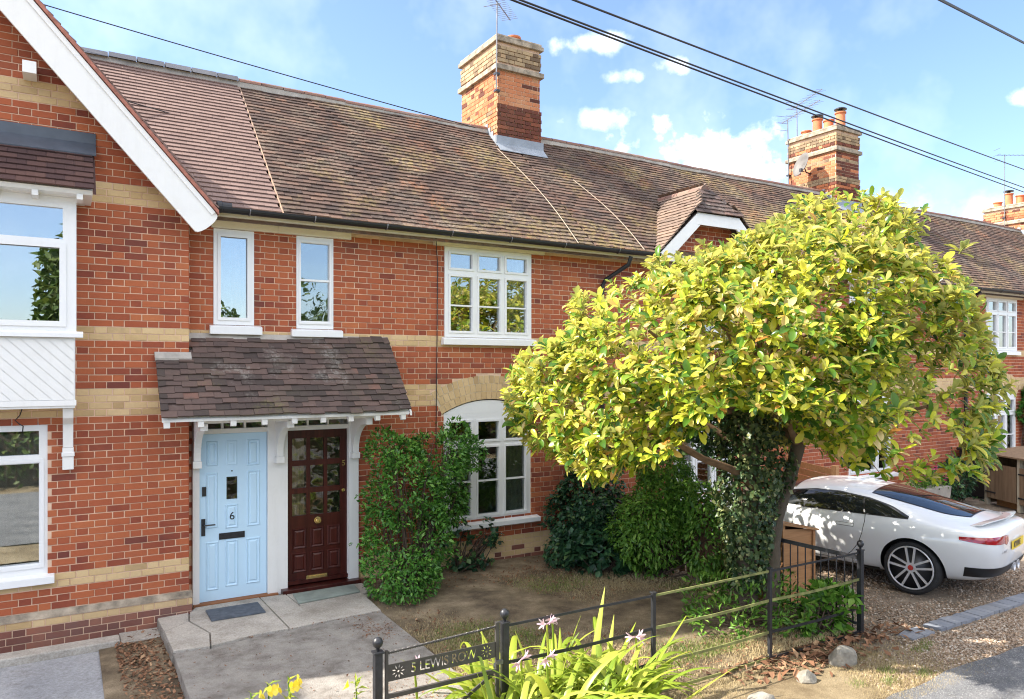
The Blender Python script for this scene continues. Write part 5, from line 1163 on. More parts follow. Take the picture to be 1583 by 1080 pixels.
    q = MB(); sm, rs = path([tw((-.12, .05, 1.75)), tw((-.5, .1, 2.0)), tw((-.95, .1, 2.3)), tw((-1.5, .0, 2.6))], .05, .025); q.tube(sm, rs, 9); q.part('limb', 'bark_brown', tr, smooth=True)
    # ivy on the left stem
    iv = thing('climbing_ivy', 'variegated ivy thickly wrapping the left stem of the yellow-green tree', 'ivy', tw((-.2, .05, -.05)))
    N = 5200; t = rng.uniform(0, 1, N) ** .9; z = .25 + t * 2.05; ang = rng.uniform(0, 6.28, N); cx = np.interp(z, [0, 1.1, 1.7, 2.3, 2.9], [-.26, -.22, -.18, -.3, -.55]); cb = np.interp(z, [0, 1.7, 2.3], [.05, .08, .15])
    rr = np.interp(z, [.2, .5, 1.0, 1.5, 2.0, 2.35], [.15, .22, .3, .4, .34, .2]) * rng.uniform(.65, 1.1, N) * (1 + .5 * noise3(np.stack([np.cos(ang), np.sin(ang), z], -1), 3, 4))
    Pp = base + (cx + rr * np.cos(ang))[:, None] * RT + (cb + rr * np.sin(ang))[:, None] * FW; Pp[:, 2] = z
    o_ = np.cos(ang)[:, None] * RT + np.sin(ang)[:, None] * FW; D = o_ * .5 + rng.normal(0, .5, (N, 3)) + np.array([0, 0, -.6]); ll = rng.uniform(.035, .075, N)
    stuff(link_mesh('ivy_foliage', leaves_mesh('ivy_foliage', Pp, D, o_ + rng.normal(0, .3, (N, 3)), ll, ll * rng.uniform(.7, .95, N), SM_T, 'leaf_ivyvar'), iv))
    q = MB(); q.tube([tw((-.3, -.1, -.1)), tw((-.29, -.12, .6)), tw((-.27, -.13, 1.3))], .014, 6); q.part('stem', 'twig', iv)
    q2 = thing('climbing_ivy', 'dark green ivy hanging from the upper left limb under the tree crown', 'ivy', tw((-.6, .3, 1.9)))
    N = 1500; a = rng.normal(-.62, .2, N); b = rng.normal(.45, .16, N); z = rng.uniform(1.75, 2.95, N); Pp = base + a[:, None] * RT + b[:, None] * FW; Pp[:, 2] = z; ll = rng.uniform(.04, .08, N); D = rng.normal(0, .6, (N, 3)) + np.array([0, 0, -.7])
    stuff(link_mesh('ivy_foliage', leaves_mesh('ivy_foliage', Pp, D, -FW[None] + rng.normal(0, .5, (N, 3)), ll, ll * .8, SM_T, 'leaf_ivy'), q2))
    q = MB(); q.tube([tw((-.3, .15, 2.3)), tw((-.6, .42, 2.3)), tw((-.65, .45, 1.8))], .02, 6); q.part('stem', 'twig', q2)
big_tree()

def shrub(name, label, blobs, n, ll, mat, ratio=.5, T=SM_T, droop=.3, seed=1, foot=None, gaps=.6, bottom=0, group=None, upb=.35):
    """blobs: ellipsoids (x,y,z,rx,ry,rz); leaves mostly near the surface, twisting outwards"""
    sh = thing(name, label, 'shrub', (blobs[0][0], blobs[0][1], -.05)); B = np.array(blobs); vol = (B[:, 3] * B[:, 4] + B[:, 3] * B[:, 5] + B[:, 4] * B[:, 5]); pk = rng.choice(len(B), n * 3, p=vol / vol.sum())
    d = unit(rng.normal(size=(n * 3, 3))); r = np.clip(1 - np.abs(rng.normal(0, .2, n * 3)), .25, 1.12); P = B[pk, :3] + d * r[:, None] * B[pk, 3:]
    nz = noise3(P, seed, 6.0); P = P + d * (nz * .26)[:, None]
    inside = np.zeros(len(P), bool)
    for b in B: inside |= (((P - b[:3]) / b[3:]) ** 2).sum(1) < .5
    k = (~inside | (rng.uniform(size=len(P)) < .25)) & (P[:, 2] > bottom - .03) & (rng.uniform(size=len(P)) < np.clip(.75 + gaps * 2.5 * noise3(P, seed + 7, 9), .12, 1)); P = P[k][:n]; d = d[k][:n]; N = len(P)
    L = rng.uniform(ll[0], ll[1], N); D = d * .7 + rng.normal(0, .5, (N, 3)) + np.array([0, 0, upb - droop])
    # stray shoots standing out of the outline
    SP = []; SD = []
    for j in range(26 if n > 2000 else 6):
        i = int(rng.integers(N)); s0 = P[i]; dr = unit(d[i] + np.array([0, 0, rng.uniform(-.1, .8)]) + rng.normal(0, .3, 3)); ln = rng.uniform(.1, .3) * (1 if n > 2000 else .4)
        for t in np.linspace(.1, 1, 9): SP.append(s0 + dr * ln * t + rng.normal(0, .012, 3)); SD.append(dr + rng.normal(0, .8, 3))
    SP = np.array(SP); SD = np.array(SD); P = np.vstack([P, SP]); D = np.vstack([D, SD]); d = np.vstack([d, unit(SD)]); L = np.concatenate([L, rng.uniform(ll[0], ll[1], len(SP))]); N = len(P)
    stuff(link_mesh('foliage', leaves_mesh('foliage', P, D, d * .6 + np.array([0, 0, .7]) + rng.normal(0, .35, (N, 3)), L, L * ratio * rng.uniform(.85, 1.15, N), T, mat), sh))
    q = MB(); f = foot or [(blobs[0][0], blobs[0][1])]
    for j in range(46):
        b = B[rng.integers(len(B))]; e = b[:3] + unit(rng.normal(size=3)) * b[3:] * rng.uniform(.6, .95); e[2] = max(e[2], .08); fx, fy = f[j % len(f)]; s_ = np.array([fx + rng.normal(0, .05), fy + rng.normal(0, .05), -.08]); m_ = (s_ + e) / 2 + rng.normal(0, .06, 3); q.tube([s_, m_, e], [.014, .009, .004], 5, caps=False)
    q.part('stems', 'twig', sh); return sh
shrub('evergreen_shrub', 'tall glossy bright green shrub between the dark door and the front window', [(3.75, -.72, .55, .55, .45, .62), (3.72, -.62, 1.25, .55, .42, .6), (4.2, -.55, 1.6, .48, .36, .45), (3.55, -.85, .25, .45, .4, .35), (4.55, -.45, 1.75, .28, .22, .32), (4.35, -.5, 1.1, .35, .3, .4), (3.5, -.6, 1.72, .3, .3, .3)], 11000, (.04, .075), 'leaf_laurel', .5, seed=2)
shrub('climber_shrub', 'very dark green ivy-like shrub against the wall right of the front window', [(6.75, -.5, .9, .5, .42, .75), (6.6, -.55, .5, .55, .5, .5), (6.95, -.45, 1.35, .42, .35, .4), (6.55, -.75, .25, .6, .5, .3)], 7000, (.05, .09), 'leaf_ivy', .75, droop=.7, seed=3)
shrub('leafy_shrub', 'loose light green shrub left of the ivy-clad trunk', [(6.95, -1.75, .5, .62, .5, .55), (7.1, -1.65, 1.05, .55, .45, .45), (6.75, -1.85, .9, .4, .4, .4), (7.15, -1.6, 1.35, .5, .4, .3), (7.3, -2.25, .45, .45, .4, .5), (7.3, -2.2, .95, .4, .35, .35)], 9500, (.05, .095), 'leaf_mid', .45, droop=.75, seed=4)
shrub('low_plant', 'low mallow-like leafy plant at the foot of the dark climber', [(6.45, -1.2, .22, .42, .3, .3), (6.85, -1.15, .3, .35, .3, .3)], 700, (.09, .15), 'leaf_ivy', .95, droop=.2, seed=5)
shrub('ground_cover', 'green ground cover of whorled leaves around the tree foot', [(6.75, -3.6, .1, .75, .5, .22), (6.3, -3.75, .06, .6, .4, .22), (6.9, -4.15, .05, .5, .25, .2), (6.45, -3.3, .15, .4, .3, .28)], 1500, (.05, .095), 'leaf_mid', .38, droop=.15, seed=6, bottom=-.05, foot=[(6.5, -3.6), (6.9, -3.9), (6.3, -3.7)])
shrub('leafy_plant', 'broad-leaved green plant behind the railing beside the corner post', [(6.95, -4.28, .1, .3, .16, .2), (7.2, -4.2, .12, .25, .18, .2)], 420, (.09, .15), 'leaf_mid', .6, droop=.1, seed=8, bottom=-.05)
shrub('wall_creeper', 'small dark creeper sprig against bricks below the window sill', [(4.75, -.16, .3, .12, .08, .25), (5.2, -.14, .38, .2, .07, .16), (5.0, -.3, .06, .2, .15, .12)], 260, (.06, .1), 'leaf_ivy', .8, seed=9)
shrub('potted_shrub', 'dark trailing shrub in a trough beside the timber bin store', [(16.1, -.75, .45, .55, .35, .4), (16.5, -.7, .3, .4, .3, .35)], 2600, (.06, .1), 'leaf_ivy', .5, seed=10)
shrub('hanging_climber', 'green climber on the brick wall right of the far arched window', [(20.75, -.15, 1.6, .3, .15, .7)], 900, (.07, .12), 'leaf_laurel', .6, seed=12)

# strap-leaved lilies, each leaf a ribbon of its own
def lily():
    ly = thing('lily_clump', 'large clump of arching lime-green strap-leaved lilies with pale pink flowers through the railing', 'plant', (3.95, -4.35, -.12))
    crowns = [(4.0, -4.6), (3.9, -4.85), (2.95, -4.5), (3.2, -4.72), (3.45, -4.4), (3.7, -4.7), (3.55, -4.95), (3.1, -4.95), (2.75, -4.8), (3.3, -4.2), (3.85, -4.5), (2.95, -4.25)]
    for i in range(310):
        c = crowns[i % len(crowns)]; az = rng.uniform(0, 6.28); el = R(rng.uniform(38, 80)); L = rng.uniform(.7, 1.1) * (1.0 if i % 9 else 1.1); w = rng.uniform(.045, .078); p = Vector((c[0] + rng.normal(0, .06), c[1] + rng.normal(0, .06), -.12)); n = 13; vs = []; bend = rng.uniform(1.2, 2.7) * (1 if i % 11 else .1); tw_ = rng.uniform(-.6, .6); kink = rng.uniform(.5, .9) if rng.random() < .25 else 2
        for k in range(n):
            t = k / (n - 1); e = el - bend * t ** 1.6 - (1.0 if t > kink else 0); d = Vector((math.cos(az) * math.cos(e), math.sin(az) * math.cos(e), math.sin(e))); s = Vector((-math.sin(az + tw_ * t), math.cos(az + tw_ * t), .3 * tw_ * t)); nn = s.cross(d)
            ww = w * min(1, .55 + t * 2) * (1 - t ** 3) + .002
            vs += [p - s * ww * .5 + nn * ww * .14, p + nn * 0, p + s * ww * .5 + nn * ww * .14]; p = p + d * (L / (n - 1))
            if p.z < -.1: p.z = -.1
        q = MB(); q.add(vs, [f for k in range(n - 1) for f in ((3 * k, 3 * k + 3, 3 * k + 4, 3 * k + 1), (3 * k + 1, 3 * k + 4, 3 * k + 5, 3 * k + 2))]); q.part('leaf', 'leaf_lily', ly, smooth=True)
    pink = m_leaf('pink_petal', [(0, (.66, .42, .55)), (.5, (.72, .52, .62)), (1, (.78, .66, .7))], .35)
    for (fx, fy, fz, k) in ((3.30, -4.5, .74, 2), (3.42, -4.4, .74, 2), (2.98, -4.62, .56, 2), (3.15, -4.72, .58, 2), (4.05, -4.7, .56, 3), (2.35, -4.05, .45, 2)):
        st = MB(); st.tube([(fx + .05, fy, -.1), (fx + .02, fy, fz * .5), (fx, fy, fz)], [.011, .01, .008], 6); so_ = st.part('flower_stalk', 'leaf_lily', ly)
        for j in range(k):
            a = j * 2 * math.pi / k + rng.uniform(0, 1); d = Vector((math.cos(a), math.sin(a), rng.uniform(-.5, .35))).normalized(); c = Vector((fx, fy, fz)); e1 = d.orthogonal().normalized(); e2 = d.cross(e1); q = MB()
            for m in range(6):
                b = m * math.pi / 3; rad = e1 * math.cos(b) + e2 * math.sin(b); tg = d.cross(rad); vs = []
                for t, rr, ww in ((0, .003, .003), (.035, .007, .006), (.058, .018, .009), (.075, .036, .006), (.08, .046, .001)): pp = c + d * t + rad * rr; vs += [pp - tg * ww, pp + tg * ww]
                q.add(vs, [(2 * i, 2 * i + 2, 2 * i + 3, 2 * i + 1) for i in range(4)])
            q.part('flower', pink, so_, smooth=True)
lily()
def primrose(x, y, h, k, label):
    pr = thing('yellow_flower', label, 'flower', (x, y, -.15), 'yellow flowers by the road'); q = MB(); q.tube([(x, y, -.2), (x + .02, y, h * .5), (x, y + .01, h)], [.007, .006, .004], 6); st = q.part('stalk', 'leaf_mid', pr)
    Pp = np.array([(x + rng.normal(0, .008), y + rng.normal(0, .008), z) for z in rng.uniform(.1, h, 46)]); D = rng.normal(0, 1, (46, 3)) + np.array([0, 0, .7]); L = rng.uniform(.04, .09, 46); link_mesh('leaves', leaves_mesh('leaves', Pp, D, np.tile([0, 0, 1.0], (46, 1)), L, L * .25, SM_T, 'leaf_lily'), pr)
    yel = m_leaf('yellow_petal', [(0, (.8, .62, .04)), (1, (.85, .72, .12))], .4)
    for j in range(k):
        a = rng.uniform(0, 6.28); c = Vector((x + .05 * math.cos(a), y + .05 * math.sin(a), h - .03 - j * .02)); d = Vector((math.cos(a), math.sin(a), .5)).normalized(); e1 = d.orthogonal().normalized(); e2 = d.cross(e1); q = MB()
        for m in range(4):
            b = m * math.pi / 2; rad = e1 * math.cos(b) + e2 * math.sin(b); tg = d.cross(rad); vs = []
            for t, rr, ww in ((0, .003, .004), (.015, .014, .016), (.024, .03, .021), (.026, .04, .012)): pp = c + d * t + rad * rr; vs += [pp - tg * ww, pp + tg * ww]
            q.add(vs, [(2 * i, 2 * i + 2, 2 * i + 3, 2 * i + 1) for i in range(3)])
        q.part('flower', yel, pr, smooth=True)
primrose(1.29, -4.38, .70, 3, 'tallest yellow evening primrose at the path end, with three open flowers'); primrose(1.17, -4.32, .66, 2, 'middle yellow evening primrose at the path end, with two open flowers'); primrose(1.07, -4.27, .60, 1, 'shortest yellow evening primrose at the path end, with a single open flower'); primrose(1.72, -4.5, .62, 1, 'thin yellow-green flower stem beside the hinge post of the gate')

# trees and hedge across the road: the windows mirror them
def far_tree(x, y, h, w, seed, label):
    t = thing('roadside_tree', label, 'tree', (x, y, -.2), 'trees across the road'); n = 5200; r = np.random.default_rng(seed); d = unit(r.normal(size=(n, 3))); rr = r.uniform(.45, 1, n) ** .5
    P = np.array([x, y, h * .62]) + d * rr[:, None] * np.array([w, w, h * .4]); P += d * (noise3(P, seed, 1.3) * w * .55)[:, None]; keep = noise3(P, seed + 1, 2.2) > -.22; P = P[keep]; N = len(P); L = r.uniform(.25, .5, N)
    stuff(link_mesh('crown', leaves_mesh('crown', P, r.normal(size=(N, 3)), r.normal(size=(N, 3)) + np.array([0, 0, 1.]), L, L * .6, SM_T, 'leaf_far'), t))
    q = MB(); q.tube([(x, y, -.3), (x + .1, y, h * .3), (x, y + .2, h * .75)], [w * .12, w * .08, .04], 10); q.part('trunk', 'bark', t, smooth=True)
for a in ((.9, -26, 8.4, 2.3, 21, 'tall broad tree across the road, opposite the gabled house'), (6.8, -31, 5.4, 3, 22, 'low rounded tree across the road beyond the field hedge'), (14, -36, 6.5, 4, 23, 'wide bushy tree across the road, farther along the hedge'), (-9, -33, 6, 3.5, 24, 'spreading tree at the hedge end, left of the gabled house'), (24, -44, 8, 5.5, 25, 'dense dark tree opposite the far end of the terrace')): far_tree(*a)
hd = thing('hedge', 'long field hedge along the far side of the road', 'hedge', (0, -13.6, -.2)); n = 26000; r = np.random.default_rng(31); P = np.stack([r.uniform(-28, 40, n), -13.6 + r.normal(0, .45, n), 0 * r.uniform(size=n)], -1); P[:, 2] = r.uniform(0, 1, n) ** .7 * (1.75 + .35 * np.sin(P[:, 0] * .7) + .2 * np.sin(P[:, 0] * 2.3)) - .1; L = r.uniform(.12, .24, n)
stuff(link_mesh('foliage', leaves_mesh('foliage', P, r.normal(size=(n, 3)), r.normal(size=(n, 3)) + np.array([0, 0, .6]), L, L * .6, SM_T, 'leaf_far'), hd)); q = MB(); q.box(-28, 40, -13.75, -13.45, -.3, 1.3); q.part('stems', 'twig', hd)
# ------------------------------------------------------------------ timber things
M['shiplap'] = m_wood('orange_softwood', (.42, .2, .085), (.58, .31, .14), 0)
M['oldwood'] = m_wood('weathered_timber', (.16, .105, .065), (.27, .185, .115), 2)
M['fencewood'] = m_wood('brown_fence_timber', (.13, .07, .035), (.24, .13, .065), 2)
M['paleWood'] = m_wood('pale_post_timber', (.4, .36, .27), (.55, .5, .38), 2)
def boards_box():
    t = thing('wooden_box', 'small orange shiplap timber store with sloping lid behind the tree trunk', 'storage box', (7.74, -3.05, -.12)); x0, x1, y0, y1 = 7.45, 8.02, -3.40, -2.72; zl, zr = .90, .78
    def top(x): return zl + (zr - zl) * (x - x0) / (x1 - x0)
    n = 9
    for i in range(n):
        za = -.12 + i * .105; zb = min(za + .112, 9)
        for (yy, sg) in ((y0, -1),):
            pl_ = [(x0, za), (x1, za), (x1, min(zb, top(x1))), (x0, min(zb, top(x0)))]
            if pl_[2][1] <= za: continue
            q = MB(); q.hexa([(x0, yy - .016, za), (x1, yy - .016, za), (x1, yy, za), (x0, yy, za), (x0, yy - .006, pl_[3][1]), (x1, yy - .006, pl_[2][1]), (x1, yy, pl_[2][1]), (x0, yy, pl_[3][1])]); q.part('board', 'shiplap', t)
        if zb < zr:
            q = MB(); q.hexa([(x1, y0 + .002, za), (x1 + .016, y0 + .002, za), (x1 + .016, y1, za), (x1, y1, za), (x1, y0 + .002, zb), (x1 + .006, y0 + .002, zb), (x1 + .006, y1, zb), (x1, y1, zb)]); q.part('board', 'shiplap', t)
    q = MB(); q.box(x0 + .003, x1 - .003, y0 + .003, y1, -.12, zr - .02); q.part('carcass', 'fencewood', t)
    for xx in (x0 - .02, x1 - .022): q = MB(); q.box(xx, xx + .042, y0 - .034, y0 - .0165, -.12, top(xx + .02) - .01); q.part('corner_post', 'shiplap', t)
    q = MB(); q.hexa([(x0 - .05, y0 - .06, zl - .002), (x1 + .06, y0 - .06, zr - .02), (x1 + .06, y1 + .04, zr - .02), (x0 - .05, y1 + .04, zl - .002), (x0 - .05, y0 - .06, zl + .022), (x1 + .06, y0 - .06, zr + .004), (x1 + .06, y1 + .04, zr + .004), (x0 - .05, y1 + .04, zl + .022)]); q.part('lid', 'shiplap', t)
boards_box()
def fence(label, a, b, h, mat, z0=-.1, horiz=False, post_mat=None):
    t = thing('timber_fence', label, 'fence', (a[0], a[1], z0)); a = Vector((a[0], a[1], 0)); b = Vector((b[0], b[1], 0)); d = (b - a).normalized(); L = (b - a).length; n_ = Vector((-d.y, d.x, 0))
    if horiz:
        for i in range(int(h / .12)):
            z = z0 + .04 + i * .12; q = MB(); q.bar(a + Vector((0, 0, z + .05)), b + Vector((0, 0, z + .05)), .02, .105); q.part('board', mat, t)
    else:
        k = int(L / .11)
        for i in range(k):
            p = a + d * (L * (i + .5) / k) + n_ * (.008 if i % 2 else -.008); q = MB(); q.bar(p + Vector((0, 0, z0 + .05)), p + Vector((0, 0, h + z0 + rnd.uniform(-.01, .01))), .018, .1, up=tuple(n_)); q.part('board', mat, t)
        for z in (.2, h - .2): q = MB(); q.bar(a + n_ * .04 + Vector((0, 0, z)), b + n_ * .04 + Vector((0, 0, z)), .03, .07); q.part('rail', mat, t)
    for p in (a, b): q = MB(); q.box(p.x - .045, p.x + .045, p.y - .045, p.y + .045, z0 - .2, z0 + h + .04); q.part('post', post_mat or mat, t, bevel=.005)
fence('brown close-boarded fence with a pale end post beside the ivy-clad trunk', (7.16, -.15), (7.46, -2.66), .98, 'fencewood', -.08, False, 'paleWood')
fence('low orange-brown boarded fence beyond the car, along the next garden', (11.6, -.2), (11.0, -1.6), 1.25, 'shiplap', -.12, True)
def bin_store():
    t = thing('bin_store', 'weathered timber bin store with two strap-hinged doors under the arched window', 'bin store', (17.2, -1.8, -.12)); O = Vector((16.93, -.98, -.12)); d = Vector((-.44, -.87, 0)).normalized(); n_ = Vector((d.y, -d.x, 0)); dep = .85
    if n_.x > 0: n_ = -n_
    def P(s, o, z): return O + d * s + n_ * o + Vector((0, 0, z))
    def blk(name, s0, s1, o0, o1, z0, z1, mat): q = MB(); q.hexa([P(s0, o0, z0), P(s1, o0, z0), P(s1, o1, z0), P(s0, o1, z0), P(s0, o0, z1), P(s1, o0, z1), P(s1, o1, z1), P(s0, o1, z1)]); return q.part(name, mat, t)
    for s in (0, .93, 1.86):
        blk('post', s, s + .08, .0, -.08, 0, 1.1, 'paleWood')
    for s in (0, .93):
        k = 7
        for i in range(k): w = .83 / k; blk('board', s + .09 + i * w, s + .09 + (i + 1) * w - .006, .02, -.002, .17, .90 + 0, 'oldwood')
        for z in (.28, .76): blk('strap_hinge', s + .06, s + .36, .03, .021, z, z + .03, 'iron')
    blk('back_panel', .0, 1.94, -dep, -dep - .03, 0, 1.2, 'oldwood'); blk('side_panel', .003, .03, -.083, -dep, .05, 1.08, 'oldwood'); blk('side_panel', 1.9, 1.93, -.083, -dep, .05, 1.08, 'oldwood'); blk('plinth_bricks', .1, 1.85, -.2, -.3, 0, .17, 'shiplap')
    q = MB(); q.hexa([P(-.08, .08, 1.08), P(2.0, .08, 1.08), P(2.0, -dep - .08, 1.2), P(-.08, -dep - .08, 1.2), P(-.08, .08, 1.11), P(2.0, .08, 1.11), P(2.0, -dep - .08, 1.23), P(-.08, -dep - .08, 1.23)]); q.part('lid', 'oldwood', t)
bin_store()
wb_ = thing('wheelie_bin', 'black wheelie bin with closed lid standing by the far arched window', 'bin', (17.85, -.45, -.12)); q = MB()
q.hexa([(17.6, -.68, -.1), (18.1, -.68, -.1), (18.1, -.2, -.1), (17.6, -.2, -.1), (17.53, -.76, .92), (18.17, -.76, .92), (18.17, -.12, .92), (17.53, -.12, .92)]); q.part('body', 'blackplastic', wb_, bevel=.02); q = MB(); q.box(17.49, 18.21, -.8, -.08, .925, .99); q.part('lid', 'blackplastic', wb_, bevel=.025)
for xx in (17.62, 18.03): q = MB(); q.lathe([(.1, 0), (.1, .05)], (xx, -.14, -.02), 14, axis=0); q.part('wheel', 'blackplastic', wb_)
def trough(x, y, label, flowers):
    t = thing('flower_trough', label, 'planter', (x, y, -.12)); q = MB(); q.hexa([(x - .4, y - .16, -.12), (x + .4, y - .16, -.12), (x + .4, y + .16, -.12), (x - .4, y + .16, -.12), (x - .45, y - .2, .42), (x + .45, y - .2, .42), (x + .45, y + .2, .42), (x - .45, y + .2, .42)]); q.part('trough', 'stone', t, bevel=.01)
    N = 700; P = np.stack([x + rng.uniform(-.48, .48, N), y + rng.normal(0, .13, N), rng.uniform(.4, .72, N)], -1); L = rng.uniform(.04, .08, N); stuff(link_mesh('foliage', leaves_mesh('foliage', P, rng.normal(size=(N, 3)), rng.normal(size=(N, 3)) + [0, 0, 1.], L, L * .6, SM_T, 'leaf_mid'), t))
    if flowers:
        pk = m_leaf('magenta_petal', [(0, (.6, .03, .2)), (.7, (.7, .08, .32)), (1, (.75, .4, .5))], .3)
        for i in range(60):
            p = Vector((x + rng.uniform(-.48, .48), y - .12 + rng.normal(0, .1), rng.uniform(.55, .8))); q = MB(); q.lathe([(.004, 0), (.03, .012), (.042, .018)], p, 6); q.part('flower', pk, t)
trough(14.9, -.95, 'grey trough of magenta and pink flowers beyond the car roof', True)
# ------------------------------------------------------------------ aerials, dish and overhead wires
def aerial(label, mast0, mast1, d, L, n, dw=.16, back=.25, group='television aerials'):
    t = thing('tv_aerial', label, 'aerial', mast0, group); a = Vector(mast0); b = Vector(mast1); q = MB(); q.tube([a, b], .013, 7); q.part('mast', 'steel', t)
    d = Vector(d).normalized(); s = d.cross(Vector((0, 0, 1))).normalized(); q = MB(); q.bar(b - d * back, b + d * (L - back), .014, .014); q.part('boom', 'steel', t)
    for i in range(n):
        p = b - d * back + d * (L * (i + .5) / n); q = MB(); q.tube([p - s * dw, p + s * dw], .004, 4); q.part('element', 'steel', t)
    q = MB(); 
    for z in (-.18, .0, .18): q.tube([b - d * back - s * .16 + Vector((0, 0, z)), b - d * back + s * .16 + Vector((0, 0, z))], .006, 5)
    q.part('reflector', 'steel', t); 
    for dz in (0, .3): q = MB(); q.box(a.x - .02, a.x + .07, a.y - .01, a.y + .07, a.z - .02 + dz, a.z + .02 + dz); q.part('bracket', 'iron', t)
    return t
aerial('aerial with slanting comb of rods on a tall mast at the sooty chimney front', (6.55, 1.99, 7.72), (6.56, 1.98, 9.28), (.77, .64, -.02), .95, 14)
aerial('small aerial on a short mast at the rear side of the sooty chimney', (7.62, 2.75, 7.0), (7.62, 2.75, 7.62), (.8, .6, -.02), .6, 8, .12)
aerial('aerial on a mast fixed to the left face of the satellite-dish chimney', (16.08, 3.38, 7.5), (16.08, 3.42, 9.25), (-.26, -.96, .06), 1.5, 16, .14)
aerial('second aerial rising behind the capped pots of the satellite-dish chimney', (16.6, 3.52, 8.3), (16.62, 3.56, 9.75), (-.3, -.95, .06), 1.3, 14, .14)
aerial('aerial with a level boom at the last chimney with two capped pots', (25.7, 2.8, 7.3), (25.7, 2.8, 9.6), (.85, -.5, 0), 2.2, 16, .1)
ds = thing('satellite_dish', 'grey satellite dish on the sunlit side of the chimney with four pots', 'dish', (16.0, 2.75, 7.75)); q = MB(); q.lathe([(.0, .0), (.12, .012), (.22, .045), (.3, .09), (.305, .085), (.22, .035), (.12, .002)], (0, 0, 0), 20, axis=0)
mt_ = Matrix.Translation((15.78, 2.7, 7.85)) @ Matrix.Rotation(R(160), 4, 'Z') @ Matrix.Rotation(R(-18), 4, 'Y'); me = q.mesh('dish', m_plain('dish_grey', (.13, .12, .11), .6, .1), True); me.transform(mt_); link_mesh('reflector', me, ds); q = MB(); q.tube([(16.13, 2.75, 7.7), (15.9, 2.72, 7.7), (15.8, 2.7, 7.83)], .018, 6); q.tube([(15.8, 2.7, 7.7), (15.45, 2.52, 7.62)], .012, 6); q.box(15.4, 15.47, 2.48, 2.54, 7.6, 7.68); q.part('arm', 'iron', ds)
def wire(label, a, b, sag, r=.011):
    a, b = Vector(a), Vector(b); q = MB(); q.tube([a.lerp(b, t) - Vector((0, 0, sag * 4 * t * (1 - t))) for t in np.linspace(0, 1, 40)], r, 6); tag(q.part('overhead_wire', 'blackplastic'), label, 'wire', 'overhead wires')
def through(u0, v0, d0, u1, v1, d1, e0, e1):
    a, b = ray_at(u0, v0, d0), ray_at(u1, v1, d1); return a + (a - b) * e0, b + (b - a) * e1
for lab, args, sag, r in (('lower overhead wire of the close pair above the far chimneys', (820, 0, 9, 1583, 291, 22, .5, .8), .12, .013), ('upper overhead wire of the close pair above the far chimneys', (833, 0, 9, 1583, 284, 22, .5, .8), .12, .013), ('single overhead wire passing above the pair, across the far aerials', (915, 0, 9, 1583, 256, 22, .5, .8), .12, .013), ('short stretch of thick overhead wire above the end of the terrace', (1455, 0, 8, 1583, 66, 11, 2.0, 2.0), .0, .016)):
    a, b = through(*args); wire(lab, a, b, sag, r)
wire('thin overhead wire reaching the terrace ridge left of the sooty chimney', ray_at(-400, -135, 9), ray_at(735, 197, 12.6), .05, .008)
wire('thin wire crossing in front of the bargeboard and newer roof tiles', ray_at(-300, 5, 7.5), ray_at(470, 230, 11.2), .05, .007)
wire('thin wire crossing the foot of the bargeboard towards the gutter', ray_at(-300, 150, 7.2), ray_at(345, 308, 9.1), .03, .007)

